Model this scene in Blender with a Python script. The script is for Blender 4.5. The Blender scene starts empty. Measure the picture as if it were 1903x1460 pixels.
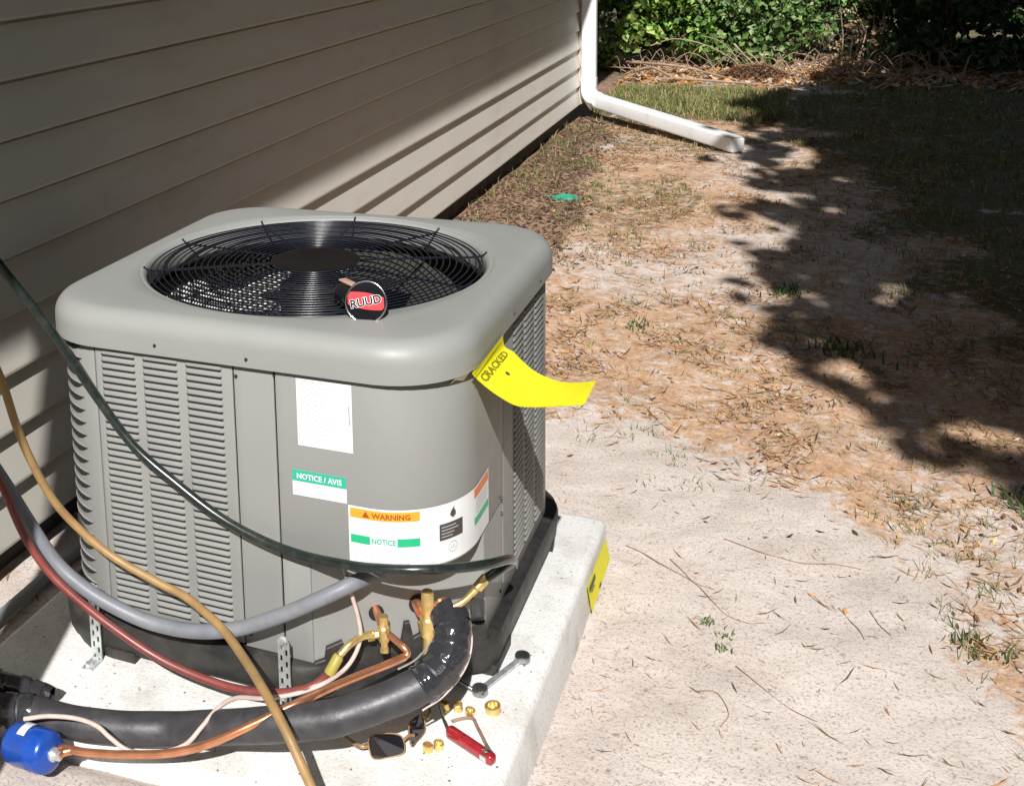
import bpy, bmesh, math, random
import numpy as np
from mathutils import Matrix, Vector
random.seed(7); RS = np.random.RandomState(7)
sc = bpy.context.scene
C = sc.collection

# ------------------------------------------------------------------ camera
W0 = 1903.0
F_PX, PPX, PPY = 2239.9, 518.36, 250.65
cam = bpy.data.cameras.new('camera'); camo = bpy.data.objects.new('camera', cam); C.objects.link(camo)
R = ((0.90609328, -0.42115863, -0.040254), (0.42130472, 0.88950007, 0.17689531), (-0.03869506, -0.17724285, 0.98340615))
camo.matrix_world = Matrix(((R[0][0], R[0][2], -R[0][1], 0.8932), (R[1][0], R[1][2], -R[1][1], -2.0268),
                            (R[2][0], R[2][2], -R[2][1], 1.2913), (0, 0, 0, 1)))
cam.sensor_width = 36; cam.sensor_fit = 'HORIZONTAL'
cam.lens = F_PX / W0 * 36
cam.shift_x = (W0 / 2 - PPX) / W0; cam.shift_y = -(730 - PPY) / W0
cam.clip_start = 0.05; cam.clip_end = 400
sc.camera = camo

# ------------------------------------------------------------------ light
SUN = Vector((-0.30, 1.0, -0.936)).normalized()        # direction the light travels
elev = math.asin(-SUN.z); azim = math.atan2(-SUN.x, -SUN.y)
w = bpy.data.worlds.new('World'); sc.world = w; w.use_nodes = True
nt = w.node_tree; bg = nt.nodes['Background']
sky = nt.nodes.new('ShaderNodeTexSky'); sky.sky_type = 'NISHITA'; sky.sun_disc = False
sky.sun_elevation = elev; sky.sun_rotation = azim
nt.links.new(sky.outputs[0], bg.inputs[0]); bg.inputs[1].default_value = 0.05
sl = bpy.data.lights.new('sun', 'SUN'); sl.energy = 5.0; sl.angle = math.radians(0.5); sl.color = (1, 0.975, 0.945)
so = bpy.data.objects.new('sun', sl); C.objects.link(so)
so.rotation_mode = 'QUATERNION'; so.rotation_quaternion = SUN.to_track_quat('-Z', 'Y')
so.location = (2, -6, 8)
sc.view_settings.view_transform = 'Standard'; sc.view_settings.look = 'None'
sc.view_settings.exposure = 0.30; sc.view_settings.gamma = 1
sc.view_settings.use_curve_mapping = False

# ------------------------------------------------------------------ materials
def mat(name, col, rough=0.6, metal=0.0, var=0.0, vscale=30, bump=0.0, bscale=200, spec=0.5, coat=0.0, detail=6, col2=None, aniso=0):
    m = bpy.data.materials.new(name); m.use_nodes = True
    n = m.node_tree.nodes; l = m.node_tree.links; p = n['Principled BSDF']
    p.inputs['Base Color'].default_value = (*col, 1); p.inputs['Roughness'].default_value = rough
    p.inputs['Metallic'].default_value = metal; p.inputs['Specular IOR Level'].default_value = spec
    p.inputs['Coat Weight'].default_value = coat
    tc = n.new('ShaderNodeTexCoord')
    if var or col2:
        nz = n.new('ShaderNodeTexNoise'); nz.inputs['Scale'].default_value = vscale; nz.inputs['Detail'].default_value = detail
        l.new(tc.outputs['Object'], nz.inputs['Vector'])
        rp = n.new('ShaderNodeValToRGB'); rp.color_ramp.elements[0].position = 0.3; rp.color_ramp.elements[1].position = 0.7
        a = col2 if col2 else tuple(c * (1 - var) for c in col); b = col if col2 else tuple(min(1, c * (1 + var)) for c in col)
        rp.color_ramp.elements[0].color = (*a, 1); rp.color_ramp.elements[1].color = (*b, 1)
        l.new(nz.outputs['Fac'], rp.inputs[0]); l.new(rp.outputs[0], p.inputs['Base Color'])
    if bump:
        nb = n.new('ShaderNodeTexNoise'); nb.inputs['Scale'].default_value = bscale; nb.inputs['Detail'].default_value = 4
        l.new(tc.outputs['Object'], nb.inputs['Vector'])
        bp = n.new('ShaderNodeBump'); bp.inputs['Strength'].default_value = bump; bp.inputs['Distance'].default_value = 0.002
        l.new(nb.outputs['Fac'], bp.inputs['Height']); l.new(bp.outputs[0], p.inputs['Normal'])
    return m

def attr_mat(name, rough=0.8, transl=0.0, spec=0.3, mult=1.0):
    m = bpy.data.materials.new(name); m.use_nodes = True
    n = m.node_tree.nodes; l = m.node_tree.links; p = n['Principled BSDF']
    at = n.new('ShaderNodeAttribute'); at.attribute_name = 'col'
    l.new(at.outputs['Color'], p.inputs['Base Color']); p.inputs['Roughness'].default_value = rough
    p.inputs['Specular IOR Level'].default_value = spec
    if transl:
        t = n.new('ShaderNodeBsdfTranslucent'); l.new(at.outputs['Color'], t.inputs[0])
        mx = n.new('ShaderNodeMixShader'); mx.inputs[0].default_value = transl
        l.new(p.outputs[0], mx.inputs[1]); l.new(t.outputs[0], mx.inputs[2])
        l.new(mx.outputs[0], n['Material Output'].inputs[0])
    return m

M = {}
M['paint'] = mat('grey_cabinet_paint', (0.265, 0.270, 0.260), 0.42, var=0.03, vscale=6, bump=0.04, bscale=350)
M['cap'] = mat('grey_cap_paint', (0.285, 0.292, 0.280), 0.42, var=0.025, vscale=5, bump=0.03, bscale=300)
M['dark'] = mat('cabinet_dark_interior', (0.012, 0.012, 0.013), 0.7)
M['slot'] = mat('louver_slot_dark', (0.015, 0.014, 0.013), 0.8)
M['base'] = mat('black_plastic_base', (0.022, 0.021, 0.02), 0.5, var=0.35, vscale=40, bump=0.15, bscale=400)
M['wire'] = mat('glossy_black_wire', (0.012, 0.013, 0.022), 0.22, spec=0.6)
M['plate'] = mat('dark_fan_hub_plate', (0.007, 0.006, 0.007), 0.42, var=0.3, vscale=30)
M['alu'] = mat('aluminium_coil_fin', (0.82, 0.82, 0.78), 0.4, 0.0, var=0.2, vscale=90)
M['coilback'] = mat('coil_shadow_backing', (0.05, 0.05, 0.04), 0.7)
M['zinc'] = mat('galvanised_steel', (0.72, 0.76, 0.75), 0.34, 0.75, var=0.25, vscale=60, bump=0.1)
M['chrome'] = mat('chrome_steel', (0.75, 0.76, 0.78), 0.14, 1.0)
M['steel_dark'] = mat('worn_tool_steel', (0.35, 0.36, 0.38), 0.28, 0.95, var=0.3, vscale=80)
M['screw'] = mat('dark_screw_head', (0.06, 0.055, 0.05), 0.45, 0.6)
M['brass'] = mat('brass_fitting', (0.86, 0.62, 0.25), 0.33, 0.8, var=0.2, vscale=90, bump=0.08)
M['copper'] = mat('copper_tube', (0.80, 0.36, 0.20), 0.30, 0.85, var=0.22, vscale=35, bump=0.05, detail=8)
M['copper_dull'] = mat('dull_copper_wire', (0.62, 0.40, 0.31), 0.5, 0.15, var=0.1, vscale=50)
M['black_hose'] = mat('dark_green_rubber_hose', (0.014, 0.021, 0.019), 0.24, spec=0.7, var=0.25, vscale=60)
M['yellow_hose'] = mat('amber_yellow_hose', (0.34, 0.21, 0.085), 0.42, var=0.18, vscale=25, bump=0.05)
M['red_hose'] = mat('brick_red_hose', (0.20, 0.045, 0.038), 0.35, var=0.2, vscale=25, spec=0.6)
M['conduit'] = mat('blue_grey_conduit', (0.19, 0.20, 0.225), 0.4, var=0.12, vscale=30, bump=0.05)
M['foam'] = mat('black_pipe_insulation', (0.042, 0.041, 0.046), 0.42, var=0.3, vscale=35, bump=0.25, bscale=130, spec=0.6)
M['tape'] = mat('glossy_black_tape', (0.03, 0.03, 0.034), 0.10, spec=0.9, bump=0.9, bscale=60)
M['thermo'] = mat('pinkish_white_wire', (0.55, 0.44, 0.40), 0.5, var=0.1, vscale=60)
M['blue'] = mat('blue_enamel', (0.004, 0.06, 0.36), 0.28, spec=0.6, var=0.12, vscale=35, bump=0.05, coat=0.3)
M['white'] = mat('white_label_paper', (0.78, 0.79, 0.80), 0.4, var=0.02, vscale=60)
M['lgreen'] = mat('label_teal_green', (0.03, 0.42, 0.28), 0.45)
M['lgreen2'] = mat('label_green', (0.02, 0.45, 0.20), 0.45)
M['lorange'] = mat('label_orange', (0.85, 0.36, 0.03), 0.45)
M['lorange2'] = mat('label_red_orange', (0.75, 0.19, 0.04), 0.45)
M['ink'] = mat('label_ink', (0.07, 0.06, 0.05), 0.6)
M['inkred'] = mat('label_red_brown_ink', (0.32, 0.07, 0.01), 0.6)
M['inkgrey'] = mat('label_pale_grey_ink', (0.45, 0.47, 0.52), 0.6)
M['tagy'] = mat('yellow_tag_paper', (0.80, 0.74, 0.015), 0.55, var=0.04, vscale=20)
M['tagink'] = mat('tag_olive_ink', (0.22, 0.19, 0.01), 0.6)
M['clear'] = mat('yellowish_clear_tape', (0.55, 0.52, 0.33), 0.25, spec=0.6)
M['red'] = mat('dark_red_handle', (0.30, 0.012, 0.02), 0.22, spec=0.7, var=0.15, vscale=80, coat=0.4)
M['badge_red'] = mat('badge_red', (0.62, 0.04, 0.05), 0.35)
M['badge_black'] = mat('badge_black', (0.01, 0.01, 0.012), 0.12, spec=0.8)
M['lens'] = mat('dark_sunglass_lens', (0.008, 0.007, 0.010), 0.08, spec=0.9)
M['tortoise'] = mat('brown_sunglass_frame', (0.10, 0.045, 0.03), 0.2, col2=(0.45, 0.28, 0.12), vscale=60)
M['vinyl_white'] = mat('white_aluminium', (0.82, 0.83, 0.84), 0.35, var=0.03, vscale=4, bump=0.04)
M['siding'] = mat('cream_vinyl_siding', (0.66, 0.625, 0.555), 0.5, var=0.04, vscale=1.3, bump=0.10, bscale=420)
M['trim'] = mat('vinyl_corner_trim', (0.60, 0.55, 0.46), 0.5)
M['block'] = mat('dark_foundation_block', (0.07, 0.06, 0.05), 0.9, var=0.3, vscale=12, bump=0.6, bscale=60)
M['roof'] = mat('grey_roof_shingle', (0.10, 0.09, 0.085), 0.9, var=0.3, vscale=20)
M['bark'] = mat('grey_brown_bark', (0.10, 0.075, 0.055), 0.9, var=0.4, vscale=25, bump=0.8, bscale=40)
M['twig'] = mat('dry_brown_twig', (0.26, 0.17, 0.12), 0.85, var=0.3, vscale=40)
M['deadwood'] = mat('bleached_dead_branch', (0.36, 0.25, 0.17), 0.8, var=0.3, vscale=15, bump=0.4)
M['lid'] = mat('teal_green_plastic', (0.03, 0.36, 0.24), 0.4)
M['drain'] = mat('grey_pvc', (0.28, 0.29, 0.30), 0.5)
M['leaf'] = attr_mat('leaf_green', 0.5, 0.28, spec=0.4)
M['litter'] = attr_mat('dead_leaf_litter', 0.75, 0.08)
M['grass'] = attr_mat('grass_blades', 0.6, 0.2)

def weather(m, dirt=(.30, .26, .21), amt=.35, scale=7, lo=.52, hi=.75, streak=(1, 1, 1)):
    n = m.node_tree.nodes; l = m.node_tree.links; p = n['Principled BSDF']; tc = n.new('ShaderNodeTexCoord')
    mp = n.new('ShaderNodeMapping'); mp.inputs['Scale'].default_value = streak; l.new(tc.outputs['Object'], mp.inputs[0])
    a = n.new('ShaderNodeTexNoise'); a.inputs['Scale'].default_value = scale; a.inputs['Detail'].default_value = 10; a.inputs['Roughness'].default_value = .72; l.new(mp.outputs[0], a.inputs[0])
    r = n.new('ShaderNodeMapRange'); r.inputs['From Min'].default_value = lo; r.inputs['From Max'].default_value = hi; r.inputs['To Max'].default_value = amt; l.new(a.outputs['Fac'], r.inputs['Value'])
    x = n.new('ShaderNodeMix'); x.data_type = 'RGBA'; l.new(r.outputs[0], x.inputs[0])
    bc_ = p.inputs['Base Color']
    if bc_.links: l.new(bc_.links[0].from_socket, x.inputs[6])
    else: x.inputs[6].default_value = bc_.default_value
    x.inputs[7].default_value = (*dirt, 1); l.new(x.outputs[2], bc_)
    q = n.new('ShaderNodeMapRange'); q.inputs['From Min'].default_value = .3; q.inputs['From Max'].default_value = .8; b0 = p.inputs['Roughness'].default_value
    q.inputs['To Min'].default_value = b0 * .85; q.inputs['To Max'].default_value = min(1, b0 * 1.6); l.new(a.outputs['Fac'], q.inputs['Value']); l.new(q.outputs[0], p.inputs['Roughness'])
for k_, kw in (('paint', dict(amt=.30, scale=9)), ('cap', dict(amt=.28, scale=8)), ('siding', dict(dirt=(.33, .28, .22), amt=.35, scale=5, streak=(1, .25, 1))), ('vinyl_white', dict(dirt=(.40, .38, .33), amt=.45, scale=6)),
               ('foam', dict(dirt=(.12, .11, .10), amt=.4, scale=25)), ('base', dict(dirt=(.10, .085, .07), amt=.45, scale=14, lo=.48)), ('black_hose', dict(dirt=(.10, .09, .08), amt=.4, scale=35)), ('yellow_hose', dict(dirt=(.16, .12, .08), amt=.5, scale=30)),
               ('red_hose', dict(dirt=(.20, .13, .11), amt=.5, scale=30)), ('conduit', dict(dirt=(.30, .28, .25), amt=.5, scale=22)), ('blue', dict(dirt=(.10, .12, .2), amt=.4, scale=40)), ('white', dict(dirt=(.55, .52, .46), amt=.3, scale=30)),
               ('tagy', dict(dirt=(.55, .48, .05), amt=.4, scale=25))):
    weather(M[k_], **kw)
def concrete(name, col):
    m = mat(name, col, 0.75)
    n = m.node_tree.nodes; l = m.node_tree.links; p = n['Principled BSDF']; tc = n.new('ShaderNodeTexCoord')
    a = n.new('ShaderNodeTexNoise'); a.inputs['Scale'].default_value = 9; a.inputs['Detail'].default_value = 8; a.inputs['Roughness'].default_value = .65
    b = n.new('ShaderNodeTexNoise'); b.inputs['Scale'].default_value = 160; b.inputs['Detail'].default_value = 5
    l.new(tc.outputs['Object'], a.inputs[0]); l.new(tc.outputs['Object'], b.inputs[0])
    r1 = n.new('ShaderNodeValToRGB'); e = r1.color_ramp.elements
    e[0].position = .25; e[0].color = (col[0] * .70, col[1] * .68, col[2] * .62, 1); e[1].position = .52; e[1].color = (*col, 1)
    r2 = n.new('ShaderNodeValToRGB'); e = r2.color_ramp.elements
    e[0].position = .34; e[0].color = (.62, .60, .57, 1); e[1].position = .46; e[1].color = (1, 1, 1, 1)
    l.new(a.outputs[0], r1.inputs[0]); l.new(b.outputs[0], r2.inputs[0])
    mx = n.new('ShaderNodeMix'); mx.data_type = 'RGBA'; mx.blend_type = 'MULTIPLY'; mx.inputs[0].default_value = .5
    l.new(r1.outputs[0], mx.inputs[6]); l.new(r2.outputs[0], mx.inputs[7]); l.new(mx.outputs[2], p.inputs['Base Color'])
    bp = n.new('ShaderNodeBump'); bp.inputs['Strength'].default_value = .5; bp.inputs['Distance'].default_value = .002
    l.new(b.outputs[0], bp.inputs['Height']); l.new(bp.outputs[0], p.inputs['Normal'])
    return m
M['pad'] = concrete('pale_concrete', (0.74, 0.735, 0.72))

# ------------------------------------------------------------------ mesh helpers
def tag(o, label=None, cat=None, group=None, kind=None):
    if label: o['label'] = label
    if cat: o['category'] = cat
    if group: o['group'] = group
    if kind: o['kind'] = kind
    return o
def empty(name, loc, label, cat, group=None, kind=None):
    o = bpy.data.objects.new(name, None); C.objects.link(o); o.location = loc; o.empty_display_size = .05
    return tag(o, label, cat, group, kind)
def place(o, parent):
    if parent is not None:
        o.parent = parent
        o.matrix_parent_inverse = Matrix.Translation(parent.location).inverted() if parent.type == 'EMPTY' and parent.parent is None else Matrix.Identity(4)
    return o
def mk(name, V, F, mats, parent=None, smooth=False, fm=None, col=None):
    me = bpy.data.meshes.new(name)
    me.from_pydata([tuple(v) for v in V], [], [tuple(int(i) for i in f) for f in F])
    for m in (mats if isinstance(mats, (list, tuple)) else [mats]): me.materials.append(m)
    if fm is not None: me.polygons.foreach_set('material_index', list(fm))
    if smooth: me.polygons.foreach_set('use_smooth', [True] * len(me.polygons))
    if col is not None:
        a = me.color_attributes.new('col', 'FLOAT_COLOR', 'POINT')
        a.data.foreach_set('color', np.asarray(col, np.float32).ravel())
    me.update()
    o = bpy.data.objects.new(name, me); C.objects.link(o)
    if parent is not None:
        o.parent = parent
        if parent.type == 'EMPTY': o.matrix_parent_inverse = Matrix.Translation(parent.location).inverted()
    return o
def fast(name, V, nper, m, col, parent=None, smooth=False):
    """V: (n*nper,3) verts; each run of nper verts is one polygon"""
    V = np.asarray(V, np.float32); nv = len(V); nf = nv // nper
    me = bpy.data.meshes.new(name)
    me.vertices.add(nv); me.vertices.foreach_set('co', V.ravel())
    me.loops.add(nv); me.loops.foreach_set('vertex_index', np.arange(nv, dtype=np.int32))
    me.polygons.add(nf); me.polygons.foreach_set('loop_start', np.arange(0, nv, nper, dtype=np.int32))
    me.polygons.foreach_set('loop_total', np.full(nf, nper, np.int32))
    me.update(calc_edges=True); me.validate()
    me.materials.append(m)
    a = me.color_attributes.new('col', 'FLOAT_COLOR', 'POINT'); a.data.foreach_set('color', np.asarray(col, np.float32).ravel())
    o = bpy.data.objects.new(name, me); C.objects.link(o)
    if parent is not None:
        o.parent = parent
        if parent.type == 'EMPTY': o.matrix_parent_inverse = Matrix.Translation(parent.location).inverted()
    return o
def shade_auto(o, ang=40):
    me = o.data
    me.polygons.foreach_set('use_smooth', [True] * len(me.polygons))
    me.set_sharp_from_angle(angle=math.radians(ang))
    return o
def bevel_box(name, lo, hi, m, parent=None, b=0.003, seg=2, xf=None):
    bm = bmesh.new(); bmesh.ops.create_cube(bm, size=1)
    for v in bm.verts:
        v.co = Vector([lo[i] + (v.co[i] + .5) * (hi[i] - lo[i]) for i in range(3)])
    if b: bmesh.ops.bevel(bm, geom=list(bm.edges), offset=b, segments=seg, affect='EDGES', profile=.5)
    if xf is not None: bmesh.ops.transform(bm, matrix=xf, verts=bm.verts)
    V = [v.co.copy() for v in bm.verts]; bm.verts.index_update(); F = [[v.index for v in f.verts] for f in bm.faces]; bm.free()
    o = mk(name, V, F, m, parent)
    return shade_auto(o) if b else o
def catmull(P, n=8):
    P = [np.array(p, float) for p in P]; P = [2 * P[0] - P[1]] + P + [2 * P[-1] - P[-2]]
    out = []
    for i in range(1, len(P) - 2):
        a, b, c, d = P[i - 1:i + 3]
        for k in range(n):
            t = k / n; out.append(.5 * ((2 * b) + (c - a) * t + (2 * a - 5 * b + 4 * c - d) * t * t + (3 * b - a - 3 * c + d) * t ** 3))
    out.append(P[-2]); return out
def sweep(path, section, scale=None, caps=True, up0=(0, 0, 1)):
    P = [np.array(p, float) for p in path]; n = len(P); T = []
    for i in range(n):
        t = P[min(i + 1, n - 1)] - P[max(i - 1, 0)]; T.append(t / (np.linalg.norm(t) + 1e-12))
    u = np.array(up0, float); u -= T[0] * (u @ T[0])
    if np.linalg.norm(u) < 1e-3: u = np.array((1., 0, 0)); u -= T[0] * (u @ T[0])
    u /= np.linalg.norm(u); V = []; k = len(section)
    for i in range(n):
        u = u - T[i] * (u @ T[i]); u /= np.linalg.norm(u); v = np.cross(T[i], u); s = scale(i / (n - 1)) if scale else 1
        for (a, b) in section: V.append(P[i] + (u * a + v * b) * s)
    F = [(i * k + j, i * k + (j + 1) % k, (i + 1) * k + (j + 1) % k, (i + 1) * k + j) for i in range(n - 1) for j in range(k)]
    if caps: F.append(tuple(range(k - 1, -1, -1))); F.append(tuple((n - 1) * k + j for j in range(k)))
    return V, F
def circ(r, k=12): return [(r * math.cos(2 * math.pi * j / k), r * math.sin(2 * math.pi * j / k)) for j in range(k)]
def tube(name, pts, r, m, parent=None, k=12, n=8, scale=None, smooth_path=True):
    V, F = sweep(catmull(pts, n) if smooth_path else pts, circ(r, k), scale)
    return shade_auto(mk(name, V, F, m, parent), 50)
def lathe(name, prof, m, base, axis=(0, 0, 1), parent=None, k=24, ang=35, hexa=None):
    """prof: list of (r, h) along axis from base"""
    a = Vector(axis).normalized(); q = Vector((0, 0, 1)).rotation_difference(a)
    V = []; nseg = k
    for (r, h) in prof:
        for j in range(nseg):
            t = 2 * math.pi * j / nseg
            V.append(Vector(base) + q @ Vector((r * math.cos(t), r * math.sin(t), h)))
    F = [(i * nseg + j, i * nseg + (j + 1) % nseg, (i + 1) * nseg + (j + 1) % nseg, (i + 1) * nseg + j) for i in range(len(prof) - 1) for j in range(nseg)]
    F.append(tuple(range(nseg - 1, -1, -1))); F.append(tuple((len(prof) - 1) * nseg + j for j in range(nseg)))
    return shade_auto(mk(name, V, F, m, parent), ang)
def join_raw(parts):
    V = []; F = []
    for v, f in parts:
        o = len(V); V += list(v); F += [tuple(i + o for i in q) for q in f]
    return V, F

# value noise (numpy) for terrain and masks
_perm = np.random.RandomState(3).rand(256, 256)
def vn(x, y):
    xi = np.floor(x).astype(int); yi = np.floor(y).astype(int); fx = x - xi; fy = y - yi
    fx = fx * fx * (3 - 2 * fx); fy = fy * fy * (3 - 2 * fy); g = lambda a, b: _perm[a % 256, b % 256]
    return (g(xi, yi) * (1 - fx) + g(xi + 1, yi) * fx) * (1 - fy) + (g(xi, yi + 1) * (1 - fx) + g(xi + 1, yi + 1) * fx) * fy
def fbm(x, y, o=4):
    s = 0; a = .5; t = 0
    for i in range(o): s = s + a * vn(x * 2 ** i + 17 * i, y * 2 ** i + 5 * i); t += a; a *= .5
    return s / t
def sstep(a, b, x): t = np.clip((x - a) / (b - a), 0, 1); return t * t * (3 - 2 * t)

# ================================================================== GROUND
def gz(x, y):
    x = np.asarray(x, float); y = np.asarray(y, float)
    z = -.095 + .022 * (fbm(x * 1.7, y * 1.7) - .5) + .010 * (fbm(x * 9, y * 9) - .5)
    z = z + .006 * (fbm(x * 28 + 3, y * 28, 3) - .5) * (1 - sstep(1.5, 6, y)) + .016 * (fbm(x * 5.5 + 8, y * 4.5 + 2, 2) - .5)
    mound = sstep(-.50, -.66, y) * sstep(.36, .12, x)
    z = z + .070 * mound
    z = z - .02 * sstep(-.62, -.70, x) * (y > .5)
    z = z + .05 * sstep(7.6, 9.2, y) * fbm(x * 2.2, y * 2.2)
    return z
def litter_mask(x, y):
    """how much of the sand is hidden under leaf litter"""
    edge = np.interp(x, [.2, .35, .56, .86, 1.0, 1.14, 1.3], [.95, .88, .93, .85, .52, .16, -.4])
    n = fbm(x * 3.1 + 4, y * 3.1 + 1)
    m = sstep(-.12, .40, (y - edge) + (n - .5) * .75)
    n2 = fbm(x * 2.3 + 40, y * 1.6 + 11, 5)
    m = m * (.62 + .38 * sstep(.36, .60, n2 + .05 - .10 * sstep(.1, .5, x - .1) * (y > 2.2)))
    return np.where(x > 1.9, .8, m)
def mulch_mask(x, y):
    b = np.interp(y, [1, 3.0, 3.6, 4.6, 6], [-.02, -.16, -.20, -.30, -.45])
    return sstep(.10, -.10, x - b + (fbm(x * 5, y * 5) - .5) * .25) * sstep(.6, 1.0, y)
def green_shade_mask(x, y):
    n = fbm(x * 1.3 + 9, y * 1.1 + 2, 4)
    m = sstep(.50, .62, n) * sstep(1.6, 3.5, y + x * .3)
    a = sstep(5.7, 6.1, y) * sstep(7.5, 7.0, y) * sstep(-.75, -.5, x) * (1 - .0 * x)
    sh = sstep(-.1, 1.0, x + .9 * (fbm(x * 3 + 1, y * 3) - .5) - np.interp(y, [1.2, 1.6, 1.9, 3.2, 4.2, 5.2, 6.7], [1.3, 1.1, .95, .7, .5, .5, .3])) * sstep(.16, .34, fbm(x * 2 + 2, y * 1.4 + 8))  # green cover under the trees, thickened so its dark colour deepens their shade
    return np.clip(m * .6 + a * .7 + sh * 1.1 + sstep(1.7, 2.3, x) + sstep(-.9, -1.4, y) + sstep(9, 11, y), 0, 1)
def axis_pts(segs):
    o = []
    for a, b, s in segs: o += list(np.arange(a, b - 1e-6, s))
    o.append(segs[-1][1]); return np.array(o)
gx = axis_pts([(-60, -8, 8), (-8, -1.4, .6), (-1.4, 3.2, .022), (3.2, 8, .4), (8, 60, 8)])
gy = axis_pts([(-60, -6, 9), (-6, -1.2, .4), (-1.2, 4, .022), (4, 10, .05), (10, 16, .4), (16, 80, 8)])
XX, YY = np.meshgrid(gx, gy, indexing='xy'); nx_, ny_ = len(gx), len(gy)
ZZ = gz(XX, YY)
me = bpy.data.meshes.new('ground')
V = np.stack([XX.ravel(), YY.ravel(), ZZ.ravel()], 1).astype(np.float32)
ii, jj = np.meshgrid(np.arange(nx_ - 1), np.arange(ny_ - 1), indexing='xy'); a0 = (jj * nx_ + ii).ravel()
Fq = np.stack([a0, a0 + 1, a0 + nx_ + 1, a0 + nx_], 1).astype(np.int32)
me.vertices.add(len(V)); me.vertices.foreach_set('co', V.ravel()); me.loops.add(Fq.size); me.loops.foreach_set('vertex_index', Fq.ravel())
me.polygons.add(len(Fq)); me.polygons.foreach_set('loop_start', np.arange(0, Fq.size, 4, dtype=np.int32)); me.polygons.foreach_set('loop_total', np.full(len(Fq), 4, np.int32))
me.update(calc_edges=True); me.polygons.foreach_set('use_smooth', [True] * len(Fq))
col = np.stack([litter_mask(XX, YY).ravel(), mulch_mask(XX, YY).ravel(), green_shade_mask(XX, YY).ravel(), np.ones(XX.size)], 1)
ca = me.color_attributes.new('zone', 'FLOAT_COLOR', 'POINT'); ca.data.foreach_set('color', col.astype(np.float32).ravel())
ground = bpy.data.objects.new('ground', me); C.objects.link(ground)
tag(ground, 'pale pinkish sand yard with leaf litter and thin grass', None, None, 'structure')
def ground_material():
    m = bpy.data.materials.new('sandy_yard_soil'); m.use_nodes = True
    n = m.node_tree.nodes; l = m.node_tree.links; p = n['Principled BSDF']; p.inputs['Roughness'].default_value = .95; p.inputs['Specular IOR Level'].default_value = .15
    tc = n.new('ShaderNodeTexCoord'); at = n.new('ShaderNodeAttribute'); at.attribute_name = 'zone'
    sep = n.new('ShaderNodeSeparateColor'); l.new(at.outputs['Color'], sep.inputs[0])
    def noise(s, d=6, r=.6, off=0):
        a = n.new('ShaderNodeTexNoise'); a.inputs['Scale'].default_value = s; a.inputs['Detail'].default_value = d; a.inputs['Roughness'].default_value = r
        mp = n.new('ShaderNodeMapping'); mp.inputs['Location'].default_value = (off, off * .7, 0); l.new(tc.outputs['Object'], mp.inputs[0]); l.new(mp.outputs[0], a.inputs['Vector']); return a.outputs['Fac']
    def ramp(f, stops):
        r = n.new('ShaderNodeValToRGB'); e = r.color_ramp.elements
        while len(e) < len(stops): e.new(.5)
        for i, (pp, c) in enumerate(stops): e[i].position = pp; e[i].color = (*c, 1)
        l.new(f, r.inputs[0]); return r.outputs[0]
    def mix(f, a, b, t='MIX'):
        x = n.new('ShaderNodeMix'); x.data_type = 'RGBA'; x.blend_type = t
        if isinstance(f, float): x.inputs[0].default_value = f
        else: l.new(f, x.inputs[0])
        l.new(a, x.inputs[6]); l.new(b, x.inputs[7]); return x.outputs[2]
    def math_(op, a, b):
        x = n.new('ShaderNodeMath'); x.operation = op
        for i, v in enumerate((a, b)):
            if isinstance(v, (int, float)): x.inputs[i].default_value = v
            else: l.new(v, x.inputs[i])
        return x.outputs[0]
    sand = ramp(noise(6, 8), [(.3, (.52, .445, .395)), (.5, (.61, .535, .485)), (.72, (.68, .605, .56))])
    grit = ramp(noise(190, 4), [(.34, (.45, .40, .36)), (.47, (1, 1, 1)), (.9, (1.0, .99, .98))])
    sand = mix(.75, sand, grit, 'MULTIPLY')
    spk = ramp(noise(75, 3, .5, 9), [(.29, (.40, .32, .27)), (.36, (1, 1, 1))])
    sand = mix(.6, sand, spk, 'MULTIPLY')
    # litter colours by small cells
    l1 = ramp(noise(48, 9, .78, 11), [(.28, (.13, .075, .045)), (.42, (.33, .19, .10)), (.52, (.50, .28, .13)), (.62, (.58, .40, .24)), (.74, (.66, .56, .47))])
    l2 = ramp(noise(150, 5, .7, 13), [(.32, (.38, .30, .26)), (.46, (1, 1, 1)), (.62, (1.15, 1.0, .85))])
    lit = mix(.85, l1, l2, 'MULTIPLY')
    fm = ramp(math_('ADD', noise(26, 9, .78, 3), math_('MULTIPLY', math_('SUBTRACT', sep.outputs[0], .5), .26)), [(.495, (0, 0, 0)), (.63, (.95, .95, .95))])
    grey = ramp(noise(14, 8, .65, 5), [(.28, (.40, .32, .26)), (.55, (.66, .60, .56))])
    grey = mix(.7, grey, grit, 'MULTIPLY')
    base = mix(sep.outputs[0], sand, grey)
    base = mix(math_('MULTIPLY', fm, .85), base, lit)
    mul = ramp(noise(55, 7, .7, 7), [(.3, (.14, .08, .055)), (.5, (.27, .17, .12)), (.7, (.40, .28, .21))])
    mm = ramp(math_('ADD', noise(10, 6, .7, 2), math_('MULTIPLY', math_('SUBTRACT', sep.outputs[1], .5), .9)), [(.42, (0, 0, 0)), (.60, (1, 1, 1))])
    base = mix(math_('MULTIPLY', mm, .92), base, mul)
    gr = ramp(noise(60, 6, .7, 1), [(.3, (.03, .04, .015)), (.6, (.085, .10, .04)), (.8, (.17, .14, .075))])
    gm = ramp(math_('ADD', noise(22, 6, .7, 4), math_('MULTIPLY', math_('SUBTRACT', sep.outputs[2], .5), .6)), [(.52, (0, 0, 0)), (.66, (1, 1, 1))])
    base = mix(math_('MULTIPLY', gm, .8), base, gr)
    l.new(base, p.inputs['Base Color'])
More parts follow.
